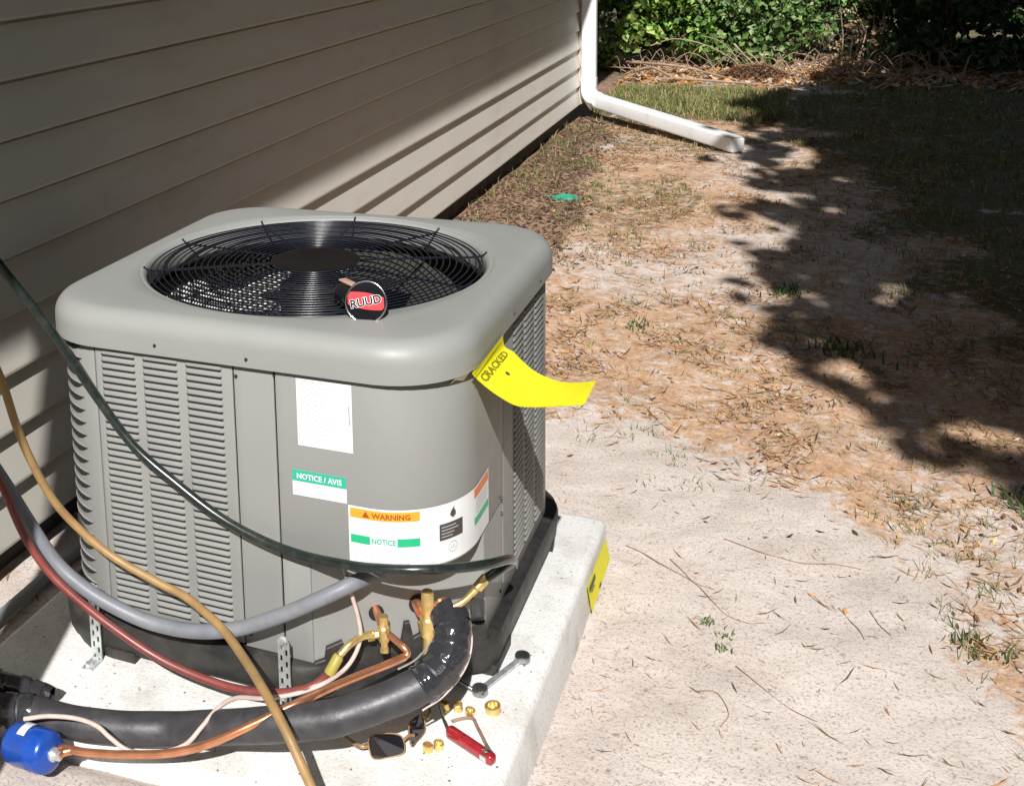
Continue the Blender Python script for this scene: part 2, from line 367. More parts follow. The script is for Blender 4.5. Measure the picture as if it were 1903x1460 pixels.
    b = n.new('ShaderNodeBump'); b.inputs['Strength'].default_value = .42; b.inputs['Distance'].default_value = .006
    h = math_('ADD', noise(70, 6, .7), math_('MULTIPLY', noise(22, 5, .6, 3), 1.4))
    l.new(h, b.inputs['Height']); l.new(b.outputs[0], p.inputs['Normal'])
    return m
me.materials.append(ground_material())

# ================================================================== HOUSE
XW = -.6766; E0 = .1236; ZW = -.009; YA, YB = -4.0, 6.0
house = empty('house', (XW, 1, -.1), 'long cream vinyl sided house wall running back on the left', 'house')
prof = [(0.0, 0.0), (.0005, .006), (-.0175, E0 - .010), (-.0300, E0 - .005), (-.0305, E0 + .004), (-.0345, E0 + .004), (-.0335, .012), (-.0085, .010), (-.0085, .001)]
NP = 22
pm = None
for k in range(NP):
    z0 = ZW + k * E0
    if pm is None:
        ys = np.linspace(YA, YB, 42); V = []; F = []
        for y in ys:
            for (dx, dz) in prof: V.append((dx + .0006 * math.sin(y * 2.1), y, dz))
        K = len(prof)
        F = [(i * K + j, (i + 1) * K + j, (i + 1) * K + (j + 1) % K, i * K + (j + 1) % K) for i in range(len(ys) - 1) for j in range(K)]
        F += [tuple(range(K)), tuple((len(ys) - 1) * K + j for j in range(K - 1, -1, -1))]
        o = mk('siding_plank', V, F, M['siding'], house); pm = o
        bm = bmesh.new(); bm.from_mesh(o.data); bmesh.ops.recalc_face_normals(bm, faces=bm.faces); bm.to_mesh(o.data); bm.free()
    else:
        o = pm.copy(); C.objects.link(o)
    o.location = (XW, 0, z0)
bevel_box('wall', (-5, YA, -.01), (XW - .036, YB - .02, ZW + NP * E0), M['block'], house, 0)
bevel_box('foundation', (-5, YA, -.5), (XW - .05, YB - .03, -.012), M['block'], house, 0)
o = bevel_box('corner_post', (XW - .09, YB - .004, ZW), (XW + .012, YB + .07, 2.7), M['trim'], house, .004)
bevel_box('soffit', (-5, YA, ZW + NP * E0 + .002), (.030, 6.45, ZW + NP * E0 + .03), M['vinyl_white'], house, 0)
ZS = ZW + NP * E0
bevel_box('fascia', (.032, YA, ZS + .0), (.054, 6.45, ZS + .18), M['vinyl_white'], house, .002)
mk('roof', [(.080, YA, ZS + .19), (.080, 6.5, ZS + .19), (-3, 6.5, ZS + 1.6), (-3, YA, ZS + 1.6), (.080, YA, ZS + .16), (.080, 6.5, ZS + .16), (-3, 6.5, ZS + 1.56), (-3, YA, ZS + 1.56)],
   [(0, 1, 2, 3), (7, 6, 5, 4), (0, 4, 5, 1), (1, 5, 6, 2), (2, 6, 7, 3), (3, 7, 4, 0)], M['roof'], house)
# column added out of view to cast the straight-edged shadow on pad and wall
col_ = empty('shadow_column', (-.1285, -1.5, -.09), 'unseen square white column added to cast the shadow on pad and wall', 'column')
bevel_box('shaft', (-.2065, -1.578, .10), (-.0505, -1.422, ZS - .06), M['vinyl_white'], col_, .006)
bevel_box('plinth', (-.2165, -1.588, -.12), (-.0405, -1.412, .10), M['vinyl_white'], col_, .006)
bevel_box('capital', (-.2265, -1.598, ZS - .06), (-.0305, -1.402, ZS), M['vinyl_white'], col_, .006)

# downspout
ds = empty('downspout', (-.62, 6.0, -.08), 'white square downspout at the house corner with an elbow kicking out over the sand', 'downspout')
def rrect(w, d, r, k=3):
    o = []
    for (sx, sy, a0) in ((1, 1, 0), (-1, 1, 90), (-1, -1, 180), (1, -1, 270)):
        for i in range(k + 1):
            t = math.radians(a0 + 90 * i / k); o.append((sx * (w / 2 - r) + r * math.cos(t), sy * (d / 2 - r) + r * math.sin(t)))
    return o
A = np.array((-.62, 5.99, 0.)); Bp = np.array((.385, 4.97, -.045)); dr = Bp - A; dr /= np.linalg.norm(dr)
V, F = sweep([(-.62, 5.99, z) for z in (2.62, 1.4, .16)], rrect(.07, .094, .012), up0=(0, 1, 0)); shade_auto(mk('vertical_pipe', V, F, M['vinyl_white'], ds), 50)
pth = [(-.62, 5.99, .17), (-.62, 5.99, .10)]
for i in range(1, 8):
    t = i / 8 * math.pi / 2; pth.append(np.array((-.62, 5.99, .10)) + dr * (.09 * (1 - math.cos(t))) + np.array((0, 0, -.09 * math.sin(t) * .75)))
st = pth[-1]
pth.append(st + dr * .05)
V, F = sweep(pth, rrect(.078, .10, .014), up0=(0, 1, 0)); shade_auto(mk('elbow', V, F, M['vinyl_white'], ds), 50)
V, F = sweep([st + (Bp - st) * t for t in (0.0, .3, .6, 1.0)], rrect(.085, .09, .012), caps=False, up0=(0, 0, 1)); shade_auto(mk('extension_pipe', V, F, M['vinyl_white'], ds), 50)
V, F = sweep([st + (Bp - st) * t for t in (0.02, .3, .6, .999)], rrect(.078, .084, .012), caps=True, up0=(0, 0, 1)); shade_auto(mk('inner_pipe', V, F, M['vinyl_white'], ds), 50)
# grey drain line between pad and wall
tag(tube('drain_pipe', [(-.60, -1.2, -.072), (-.60, -.4, -.072), (-.603, .3, -.07), (-.60, .9, -.07)], .013, M['drain']),
    'grey plastic pipe on the shaded ground between pad and wall', 'pipe')

# ================================================================== PAD
pad_top = []
def build_pad():
    bm = bmesh.new(); bmesh.ops.create_cube(bm, size=1)
    for v in bm.verts:
        top = v.co.z > 0
        sx = .474 if top else .484
        v.co = Vector((math.copysign(sx, v.co.x), (.42 if top else .43) if v.co.y > 0 else (-.602 if top else -.61), 0 if top else -.13))
    bmesh.ops.bevel(bm, geom=list(bm.edges), offset=.016, segments=4, affect='EDGES', profile=.5)
    V = [v.co.copy() for v in bm.verts]; bm.verts.index_update(); F = [[v.index for v in f.verts] for f in bm.faces]; bm.free()
    o = mk('slab', V, F, M['pad'], pad)
    cm = bpy.data.meshes.new('cut'); b2 = bmesh.new(); bmesh.ops.create_cone(b2, cap_ends=True, segments=20, radius1=.0085, radius2=.0085, depth=.1); b2.to_mesh(cm); b2.free()
    cu = bpy.data.objects.new('cut', cm); C.objects.link(cu); cu.location = (-.151, -.452, -.01); cu.matrix_world = Matrix.Translation(cu.location)
    md = o.modifiers.new('hole', 'BOOLEAN'); md.operation = 'DIFFERENCE'; md.object = cu; md.solver = 'EXACT'
    bpy.context.view_layer.update(); dg = bpy.context.evaluated_depsgraph_get()
    nm = bpy.data.meshes.new_from_object(o.evaluated_get(dg)); o.modifiers.clear(); o.data = nm; nm.name = 'slab'
    bpy.data.objects.remove(cu)
    shade_auto(o, 30); return o
pad = empty('concrete_pad', (0, -.09, -.09), 'pale concrete equipment pad under the air conditioner with a small round hole', 'pad')
build_pad()
# ================================================================== AIR CONDITIONER
H = .38; RC = .14; FL = 2 * (H - RC); AL = math.pi * RC / 2; PER = 4 * (FL + AL)
def OP(s, off=0.0, h=H, r=RC):
    """point and normal of the rounded square outline; s=0 is the middle of the front, s grows to the right"""
    fl = 2 * (h - r); al = math.pi * r / 2; per = 4 * (fl + al); s = (s + fl / 2) % per
    q = int(s // (fl + al)); s -= q * (fl + al)
    if s <= fl: x, y, nx, ny = -fl / 2 + s, -h, 0, -1
    else:
        t = (s - fl) / r; cx, cy = h - r, -(h - r); nx, ny = math.sin(t), -math.cos(t); x, y = cx + r * nx, cy + r * ny
    for _ in range(q): x, y, nx, ny = -y, x, -ny, nx
    return x + nx * off, y + ny * off, nx, ny
def srange(s0, s1, step=.012):
    n = max(2, int(abs(s1 - s0) / step) + 1); return np.linspace(s0, s1, n)
def wrap_panel(name, s0, s1, z0, z1, off, m, parent, th=.003, edge=.0015):
    """a thin formed sheet that follows the cabinet outline, with rolled edges"""
    S = srange(s0, s1); V = []; ring = [(z0, off - th), (z0 + edge * .3, off - edge * .4), (z0 + edge, off), (z1 - edge, off), (z1 - edge * .3, off - edge * .4), (z1, off - th)]
    S = np.concatenate([[s0, s0 + edge * .3], np.linspace(s0 + edge, s1 - edge, len(S)), [s1 - edge * .3, s1]])
    offs = [-th, -edge * .4] + [0] * (len(S) - 4) + [-edge * .4, -th]
    for s, eo in zip(S, offs):
        for z, o in ring:
            x, y, _, _ = OP(s, min(o, off + eo)); V.append((x, y, z))
    K = len(ring); F = [(i * K + j, (i + 1) * K + j, (i + 1) * K + j + 1, i * K + j + 1) for i in range(len(S) - 1) for j in range(K - 1)]
    return shade_auto(mk(name, V, F, m, parent), 40)
def wrap_flat(V2, F2, s0, z0, off):
    out = []
    for (a, b) in V2:
        x, y, _, _ = OP(s0 + a, off); out.append((x, y, z0 + b))
    return out, F2
def wrap_rect(name, s0, s1, z0, z1, off, m, parent):
    S = srange(s0, s1, .008); V = []
    for s in S:
        for z in (z0, z1): x, y, _, _ = OP(s, off); V.append((x, y, z))
    F = [(2 * i, 2 * i + 2, 2 * i + 3, 2 * i + 1) for i in range(len(S) - 1)]
    return mk(name, V, F, m, parent, smooth=True)
def text_flat(body, size, res=2, stretch=1.0, bold=0.0):
    cu = bpy.data.curves.new('t', 'FONT'); cu.body = body; cu.size = size; cu.resolution_u = res; cu.align_x = 'CENTER'; cu.align_y = 'CENTER'; cu.offset = bold
    o = bpy.data.objects.new('t', cu); C.objects.link(o); bpy.context.view_layer.update()
    me = bpy.data.meshes.new_from_object(o.evaluated_get(bpy.context.evaluated_depsgraph_get()))
    V = [(v.co.x * stretch, v.co.y) for v in me.vertices]; F = [tuple(p.vertices) for p in me.polygons]
    bpy.data.objects.remove(o); bpy.data.meshes.remove(me); return V, F
def wrap_text(name, body, size, s0, z0, off, m, parent, stretch=1.0, bold=0.0):
    V2, F2 = text_flat(body, size, 2, stretch, bold); V, F = wrap_flat(V2, F2, s0, z0, off); return mk(name, V, F, m, parent)

ac = empty('air_conditioner', (0, 0, 0), 'square grey outdoor air conditioner with louvered sides and a round fan opening on top', 'air conditioner')

# --- base pan
def loft_outline(levels, n=96, h0=.40, r0=.13):
    V = []
    for (h, r, z) in levels:
        per = 4 * (2 * (h - r) + math.pi * r / 2)
        for i in range(n): x, y, _, _ = OP(i / n * per, 0, h, r); V.append((x, y, z))
    F = [(i * n + j, i * n + (j + 1) % n, (i + 1) * n + (j + 1) % n, (i + 1) * n + j) for i in range(len(levels) - 1) for j in range(n)]
    return V, F, n
V, F, n = loft_outline([(.30, .10, .012), (.392, .125, .012), (.398, .13, .018), (.402, .135, .06), (.399, .133, .071), (.390, .125, .075), (.20, .08, .075)])
A_, B_ = .1396, -.2033
def clip_corner(v, off=-.008):
    x, y, z = v; n0 = ((B_ + .38), -(.38 - A_)); L = math.hypot(*n0); n0 = (n0[0] / L, n0[1] / L)
    d = (x - A_) * n0[0] + (y + .38) * n0[1] - off
    if d > 0: x -= n0[0] * d; y -= n0[1] * d
    return (x, y, z)
V = [clip_corner(v, .010 if v[2] > .03 else .006) for v in V]
F.append(tuple(range(n - 1, -1, -1))); F.append(tuple(6 * n + j for j in range(n)))
bp_ = shade_auto(mk('base_pan', V, F, M['base'], ac), 50)
for (q, a, b) in ((0, -.46, -.20), (1, .50, .60), (2, .94, 1.20), (3, 1.64, 1.90)):
    S = np.linspace(a - .0, b, 12); V = []
    for s in S:
        for (o, z) in ((.019, 0), (.020, .02), (-.03, .02), (-.03, 0)): x, y, _, _ = OP(s, o); V.append((x, y, z))
    F = [(i * 4 + j, (i + 1) * 4 + j, (i + 1) * 4 + (j + 1) % 4, i * 4 + (j + 1) % 4) for i in range(11) for j in range(4)] + [(0, 1, 2, 3), (47, 46, 45, 44)]
    shade_auto(mk('foot', V, F, M['base'], ac), 40)
# moulded lip of the pan that rises in front of the service panel
dnn = np.array((B_ + .38, -(.38 - A_))); dnn = dnn / np.linalg.norm(dnn); tt_ = np.array((.38 - A_, B_ + .38)); LL = np.linalg.norm(tt_); tt_ = tt_ / LL
prof_t = [(0, .080), (.06, .084), (.07, .104), (.16, .112), (.18, .096), (.27, .094), (.29, .108), (.35, .110), (.38, .093), (.50, .096), (.52, .128), (.55, .128), (.57, .098), (.62, .104), (.70, .112), (.86, .116), (.88, .106), (1.0, .106)]
V = []
for (u, zt) in prof_t:
    for (o, z) in ((.0095, .060), (.0095, zt - .002), (.0080, zt), (.0020, zt)):
        q = np.array((A_, -.38)) + tt_ * (LL * u) + dnn * o; V.append((q[0], q[1], z))
F = [(i * 4 + j, (i + 1) * 4 + j, (i + 1) * 4 + j + 1, i * 4 + j + 1) for i in range(len(prof_t) - 1) for j in range(3)]
shade_auto(mk('pan_lip', V, F, M['base'], ac), 30)

# --- inner shell (dark) and coil
z0s, z1s = .076, .578
V, F, n = loft_outline([(.372, .134, z0s), (.372, .134, z1s), (.352, .115, z1s), (.352, .115, z0s)])
V = [clip_corner(v) for v in V]
mk('inner_shell', V, F, M['dark'], ac)
# sun struck coil inside, seen through the guard: staggered fin tips
S = np.arange(1.50, 2.35, .0135); VV = []; FF = []
VV2, FF2 = [], []
for i, s in enumerate(S):
    for j in range(44):
        z = .10 + j * .0102 + (.0051 if i % 2 else 0)
        o = len(VV)
        for (ds_, dz, oo) in ((-.0058, 0, .001), (0, -.0040, .001), (.0058, 0, .001), (0, .0040, .001), (0, .0010, .0040)):
            x, y, nx, ny = OP((s + ds_) * .87, 0, .331, .105); VV.append((x - nx * oo, y - ny * oo, z + dz))
        FF += [(o, o + 4, o + 1), (o + 1, o + 4, o + 2), (o + 2, o + 4, o + 3), (o + 3, o + 4, o)]
coil = mk('coil_fins', VV, FF, M['alu'], ac); tag(coil, kind='stuff')
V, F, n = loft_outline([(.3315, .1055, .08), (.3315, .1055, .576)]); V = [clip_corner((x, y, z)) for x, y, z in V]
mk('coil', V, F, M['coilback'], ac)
# shroud ring
def ring_mesh(profile, n=96):
    V = []
    for (r, z) in profile:
        for j in range(n): t = 2 * math.pi * j / n; V.append((r * math.cos(t), r * math.sin(t), z))
    K = len(profile); return V, [(i * n + j, i * n + (j + 1) % n, (i + 1) * n + (j + 1) % n, (i + 1) * n + j) for i in range(K - 1) for j in range(n)]
V, F = ring_mesh([(.324, .605), (.319, .602), (.318, .594), (.322, .592)]); mk('fan_shroud', V, F, M['dark'], ac, smooth=True)
# fan: hub, motor and three swept blades, at rest
fan = lathe('fan_motor', [(.0, 0), (.062, 0), (.070, .01), (.070, .10), (.055, .112), (.0, .112)], M['dark'], (0, 0, .50), parent=ac, k=32)
for b in range(3):
    V = []; a0 = b * 2.094 + 1.6
    for i in range(9):
        r = .06 + .235 * i / 8; wd = .55 + .25 * i / 8
        for j in range(7):
            t = a0 + (j / 6 - .5) * wd * 1.5 + .25 * i / 8; z = .515 + (j / 6 - .5) * -.055 * (1 - .3 * i / 8); V.append((r * math.cos(t), r * math.sin(t), z))
    shade_auto(mk('fan_blade', V, [(i * 7 + j, (i + 1) * 7 + j, (i + 1) * 7 + j + 1, i * 7 + j + 1) for i in range(8) for j in range(6)], M['dark'], ac), 60)

# --- top cap
def cap_mesh():
    N = 160; V = []
    HH, RR = .392, .1405
    lev = [(-.004, .586), (-.001, .5835), (0, .582), (0.0, .612)]
    for k in range(1, 8):
        t = k / 7 * math.pi / 2; lev.append((-.033 * (1 - math.cos(t)), .612 + .036 * math.sin(t)))
    lev += [(-.045, .6488), (-.055, .6492)]
    # outline sampled by angle so that it can blend to the circle
    def out_at(th, inset):
        h = HH + inset; r = max(.02, RR + inset * .9)
        dx, dy = math.cos(th), math.sin(th); c = h - r
        # ray vs rounded square
        t = h / max(abs(dx), abs(dy)); x, y = dx * t, dy * t
        if abs(x) > c and abs(y) > c:
            cx, cy = math.copysign(c, dx), math.copysign(c, dy); b = dx * cx + dy * cy; q = b * b - (cx * cx + cy * cy - r * r); t = b + math.sqrt(max(q, 0)); x, y = dx * t, dy * t
        return x, y
    th = np.linspace(0, 2 * math.pi, N, endpoint=False)
    for (i_, z) in lev:
        for t in th: x, y = out_at(t, i_); V.append((x, y, z))
    for f in (.35, .7):
        for t in th:
            x, y = out_at(t, -.055); V.append((x + (.336 * math.cos(t) - x) * f, y + (.336 * math.sin(t) - y) * f, .6492))
    nl = len(lev) + 2
    inner = [(.336, .649), (.3335, .6475), (.3315, .6465), (.3295, .6472), (.3270, .6468), (.3225, .6435), (.3195, .637), (.3190, .615), (.322, .60)]
    for (r, z) in inner:
        for t in th: V.append((r * math.cos(t), r * math.sin(t), z))
    K = nl + len(inner)
    F = [(i * N + j, i * N + (j + 1) % N, (i + 1) * N + (j + 1) % N, (i + 1) * N + j) for i in range(K - 1) for j in range(N)]
    return V, F
V, F = cap_mesh(); cap = shade_auto(mk('top_cap', V, F, M['cap'], ac), 50)
# --- guard: concentric wires, spokes, plate
parts = []
nr = 20
def gzr(r): return .643 + .006 * (1 - (r / .318) ** 2) - .004 * (r > .315)
for i in range(nr):
    r = .084 + (.314 - .084) * i / (nr - 1); K = 96
    Vr = []; Fr = []
    for j in range(K):
        t = 2 * math.pi * j / K
        for q in range(6):
            a = 2 * math.pi * q / 6; rr = r + .0014 * math.cos(a); Vr.append((rr * math.cos(t), rr * math.sin(t), gzr(r) + .0014 * math.sin(a)))
    Fr = [(j * 6 + q, ((j + 1) % K) * 6 + q, ((j + 1) % K) * 6 + (q + 1) % 6, j * 6 + (q + 1) % 6) for j in range(K) for q in range(6)]
    parts.append((Vr, Fr))
V, F = join_raw(parts)
guard = shade_auto(mk('fan_guard', V, F, M['wire'], ac), 80)
for k in range(10):
    a = math.radians(18 + 36 * k + 8)
    pts = [(r * math.cos(a), r * math.sin(a), gzr(r) - .0035) for r in (.06, .12, .18, .25, .30)] + [(.320 * math.cos(a), .320 * math.sin(a), .6435), (.327 * math.cos(a), .327 * math.sin(a), .6495)]
    tube('spoke', pts, .0021, M['wire'], guard, k=6, n=3)
lathe('centre_plate', [(.0, 0), (.082, 0), (.084, .002), (.082, .004), (.070, .0045), (.066, .003), (.0, .003)], M['plate'], (0, 0, .6455), parent=guard, k=64)
# --- badge standing on the guard
bq = Vector((.16, -.93, .33)).normalized()
bx = Vector((0, 0, 1)).cross(bq).normalized(); by = bq.cross(bx).normalized()
bc = Vector((.212, -.285, .676))
def on_badge(V2, lift): return [bc + bx * a + by * b + bq * lift for (a, b) in V2]
badge = lathe('badge', [(.0, -.004), (.033, -.004), (.033, .0), (0, .0008)], M['badge_black'], bc, bq, ac, 48)
V, F = [], []
KR = 64
for j in range(KR):
    t = 2 * math.pi * j / KR
    for q in range(8):
        a = 2 * math.pi * q / 8; V.append(bc + (bx * math.cos(t) + by * math.sin(t)) * (.0332 + .0017 * math.cos(a)) + bq * (.0017 * math.sin(a)))
F = [(j * 8 + q, ((j + 1) % KR) * 8 + q, ((j + 1) % KR) * 8 + (q + 1) % 8, j * 8 + (q + 1) % 8) for j in range(KR) for q in range(8)]
shade_auto(mk('rim', V, F, M['chrome'], badge), 80)
def rot2(V2, a): c, s = math.cos(a), math.sin(a); return [(x * c - y * s, x * s + y * c) for x, y in V2]
band = []
for i in range(15):
    t = i / 14 * 2 - 1; x = t * .0295; lim = math.sqrt(max(0, .0315 ** 2 - x * x)) * .97
    up = .0150 - .006 * t - .0035 * t * t; lo = -.0120 - .006 * t + .0035 * t * t
    band += [(x, max(-lim, lo)), (x, min(lim, up))]
mk('red_band', on_badge(rot2(band, .10), .0012), [(2 * i, 2 * i + 2, 2 * i + 3, 2 * i + 1) for i in range(14)], M['badge_red'], badge)
for (bo, lf, mm_) in ((.0011, .0018, M['white']), (.00035, .0024, M['badge_black'])):
    V2, F2 = text_flat('RUUD', .0185, 3, 1.02, bo); mk('lettering', on_badge([(x, y) for x, y in rot2(V2, .24)], lf), F2, mm_, badge)
# puck behind the badge with a bright nut
lathe('badge_mount', [(0, 0), (.014, 0), (.0165, .003), (.0165, .030), (.0185, .031), (.0185, .060), (.0165, .064), (0, .064)], M['badge_black'], (.196, -.262, .668), (-.80, .60, -.05), parent=ac, k=24)
lathe('badge_nut', [(0, 0), (.0135, 0), (.0140, .002), (.0110, .012), (.006, .014), (.006, .020), (0, .020)], M['chrome'], (.1455, -.2245, .6655), (-.80, .60, -.05), ac, 12)
bevel_box('badge_clip', (-.034, -.007, 0), (.034, .007, .003), M['copper_dull'], ac, .001, xf=Matrix.Translation((.172, -.241, .6875)) @ Matrix.Rotation(2.50, 4, 'Z'))

# --- cabinet sheets
PT = M['paint']
ZT = .579
wrap_panel('corner_post', -.70, -.256, .076, ZT, .0, PT, ac)
wrap_panel('louver_panel', -.2535, .0125, .080, ZT, .0006, PT, ac)
wrap_panel('filler_panel', .0145, .0865, .076, ZT, .0, PT, ac)
cover = wrap_panel('access_cover', .0895, .618, .268, ZT, .0012, PT, ac, th=.006)
wrap_panel('service_strip', .0895, .1396, .070, .266, .0, PT, ac)
# side strip right of the service recess: side y from B_ to -.08
sB = .46 + (B_ + .24)
wrap_panel('service_strip', sB, .618, .070, .266, .0, PT, ac)
wrap_panel('side_post', .6205, .72, .076, ZT, .0, PT, ac)
wrap_panel('side_louver_panel', .722, .985, .076, ZT, .0006, PT, ac)
wrap_panel('corner_post', .987, 1.18, .076, ZT, 0, PT, ac)
wrap_panel('rear_panel', 1.182, 2.098, .076, ZT, 0, PT, ac)
# diagonal service panel
def quadsheet(name, pts, m, parent, th=.002):
    a = [Vector(p) for p in pts]; nrm = (a[1] - a[0]).cross(a[2] - a[0]).normalized(); V = a + [p - nrm * th for p in a]
    return mk(name, V, [(0, 1, 2, 3), (7, 6, 5, 4), (0, 4, 5, 1), (1, 5, 6, 2), (2, 6, 7, 3), (3, 7, 4, 0)], m, parent)
service = quadsheet('service_panel', [(A_ + .001, -.379, .076), (.379, B_ - .001, .076), (.379, B_ - .001, .30), (A_ + .001, -.379, .30)], PT, ac)
# cover underside
V = []; F = []
SS = srange(.0895, .618, .01)
for s in SS:
    x, y, _, _ = OP(s, -.001); V.append((x, y, .2695)); V.append(clip_corner((x, y, .2695)) if clip_corner((x, y, 0)) != (x, y, 0) else (x * .97, y * .97, .2695))
mk('cover_underside', V, [(2 * i, 2 * i + 1, 2 * i + 3, 2 * i + 2) for i in range(len(SS) - 1)], PT, ac)

# --- louvers
def louver_mesh(wd):
    prof = [(.0006, .0050, 0), (.0020, .0022, 0), (.0031, -.0012, 0), (.0027, -.0020, 0), (.0009, -.0022, 1), (.0009, -.0058, 1), (.0004, -.0060, 1)]
    xs = [-wd / 2, -wd / 2 + .0022, -wd / 2 + .005, wd / 2 - .005, wd / 2 - .0022, wd / 2]; sc_ = [0, .65, 1, 1, .65, 0]
    V = []; F = []; fm = []
    for x, s in zip(xs, sc_):
        for (o, z, k) in prof: V.append((x, -(o * s if k == 0 else .0009), z if k == 0 or s > 0 else -.0022))
    K = len(prof)
    for i in range(5):
        for j in range(K - 1): F.append((i * K + j, i * K + j + 1, (i + 1) * K + j + 1, (i + 1) * K + j)); fm.append(0 if j < 3 else 1)
    me = bpy.data.meshes.new('louver'); me.from_pydata(V, [], [tuple(reversed(f)) for f in F]); me.materials.append(PT); me.materials.append(M['slot'])
    me.polygons.foreach_set('material_index', fm); me.polygons.foreach_set('use_smooth', [m_ == 0 for m_ in fm]); me.update(); return me
lm = louver_mesh(.068); lms = louver_mesh(.072)
def put(me, loc, rz):
    o = bpy.data.objects.new('louver', me); C.objects.link(o); o.parent = ac; o.location = loc; o.rotation_euler = (0, 0, rz); return o
for x in (-.2067, -.1240, -.0407):
    for k in range(39): put(lm, (x, -H - .0006, .5695 - k * .01222), 0)
for y in (.0690, .1505, .2320 + .0):
    for k in range(39): put(lms, (H + .0006, y - .035 + .0, .5695 - k * .01222), math.pi / 2)
# long wrapped slots round the left front corner
def wrap_slot(s0, s1, z):
    V = []; F = []; S = np.linspace(s0, s1, 12); fm = []
    for i, s in enumerate(S):
        e = min(1, min(i, 11 - i) / 1.5)
        for (o, dz) in ((.0006, .0085), (.0010 * e + .0006, .0064), (.0017 * e + .0006, .0050), (.0009, .0046), (.0010, -.0080 * e + .0046 * (1 - e))):
            x, y, _, _ = OP(s, o); V.append((x, y, z + dz))
    for i in range(11):
        for j in range(4): F.append((i * 5 + j, i * 5 + j + 1, (i + 1) * 5 + j + 1, (i + 1) * 5 + j)); fm.append(0 if j < 2 else 1)
    return mk('corner_louver', V, [tuple(reversed(f)) for f in F], [PT, M['slot']], ac, fm=fm)
for k in range(20): wrap_slot(-.455, -.288, .568 - k * .0238)
for k in range(20): wrap_slot(-.66, -.49, .568 - k * .0238)
# --- screws
sm = bpy.data.meshes.new('screw'); b = bmesh.new(); bmesh.ops.create_cone(b, cap_ends=True, segments=10, radius1=.0036, radius2=.0024, depth=.003); b.to_mesh(sm); b.free(); sm.materials.append(M['screw'])
def screw(s, z, off=.0015):
    x, y, nx, ny = OP(s, off); o = bpy.data.objects.new('screw', sm); C.objects.link(o); o.parent = ac; o.location = (x, y, z)
    o.rotation_mode = 'QUATERNION'; o.rotation_quaternion = Vector((nx, ny, 0)).to_track_quat('Z', 'Y')
for (s, z, of) in ((-.125, .599, .0125), (.045, .596, .0125), (.66, .598, .0125), (.86, .598, .0125), (.019, .560, .001), (.0885, .571, .001), (.098, .262, .001), (.605, .275, .003), (.612, .243, .001), (.60, .10, .001), (.024, .10, .001), (-.248, .09, .001)):
    screw(s, z, of)
# --- labels
o = wrap_rect('rating_label', .127, .2215, .459, .572, .0020, M['white'], ac)
for k in range(24):
    yy = .567 - k * .0042; L = random.uniform(.03, .076)
    wrap_rect('print_line', .132, .132 + L, yy, yy + .0010, .0024, M['inkgrey'], o)
wrap_rect('print_line', .216, .2172, .505, .537, .0024, M['ink'], o)
o = wrap_rect('notice_label', .1145, .2085, .372, .416, .0020, M['white'], ac)
wrap_rect('green_band', .1145, .2085, .3965, .416, .0023, M['lgreen'], o)
wrap_text('lettering', 'NOTICE / AVIS', .0135, .1615, .4055, .0027, M['white'], o, .90, .0003)
o = wrap_rect('warning_label', .2105, .5225, .272, .371, .0020, M['white'], ac)
wrap_rect('orange_band', .2135, .325, .3515, .3675, .0023, M['lorange'], o)
wrap_text('lettering', '\u25b2 WARNING', .0125, .272, .3585, .0027, M['inkred'], o, 1.0, .0004)
for k in range(4): wrap_rect('print_line', .237 + .004 * k, .31 - .004 * k, .3455 - k * .0045, .3467 - k * .0045, .0024, M['inkgrey'], o)
for k in range(6): wrap_rect('print_line', .217, random.uniform(.29, .322), .3045 - k * .0050, .3056 - k * .0050, .0024, M['inkgrey'], o)
for k in range(4): wrap_rect('print_line', .1185, random.uniform(.17, .204), .392 - k * .0048, .3930 - k * .0048, .0024, M['inkgrey'], o)
wrap_rect('green_band', .2135, .246, .3085, .3225, .0023, M['lgreen2'], o); wrap_rect('green_band', .289, .325, .3085, .3225, .0023, M['lgreen2'], o)
wrap_text('lettering', 'NOTICE', .0130, .2675, .3155, .0025, M['lgreen'], o, .80, .0004)
wrap_rect('black_panel', .3575, .405, .310, .338, .0023, M['ink'], o)
for k in range(4): wrap_rect('print_line', .361, .361 + random.uniform(.02, .04), .315 + k * .0055, .3165 + k * .0055, .0026, M['inkgrey'], o)
# flame pictogram and round approval mark
fl = [(0, -.009), (.006, -.005), (.006, .001), (.003, .005), (.003, .010), (-.001, .006), (-.004, .003), (-.006, -.003)]
V, F = wrap_flat([(x, y) for x, y in fl], [tuple(range(8))], .3835, .353, .0024); mk('pictogram', V, F, M['ink'], o)
for (r, cxs) in ((.0095, .383),):
    V2 = []
    for j in range(28):
        t = 2 * math.pi * j / 28; V2 += [(r * math.cos(t), r * math.sin(t)), ((r - .0014) * math.cos(t), (r - .0014) * math.sin(t))]
    V, F = wrap_flat(V2, [(2 * j, 2 * ((j + 1) % 28), 2 * ((j + 1) % 28) + 1, 2 * j + 1) for j in range(28)], cxs, .295, .0024); mk('approval_mark', V, F, M['inkgrey'], o)
wrap_text('lettering', 'UL', .009, .383, .295, .0025, M['inkgrey'], o, .9, .0002)
wrap_rect('orange_band', .441, .519, .352, .368, .0023, M['lorange2'], o)
wrap_rect('green_band', .441, .519, .305, .318, .0023, M['lgreen2'], o)
for k in range(5): wrap_rect('print_line', .447, .51, .345 - k * .005, .346 - k * .005, .0024, M['inkgrey'], o)

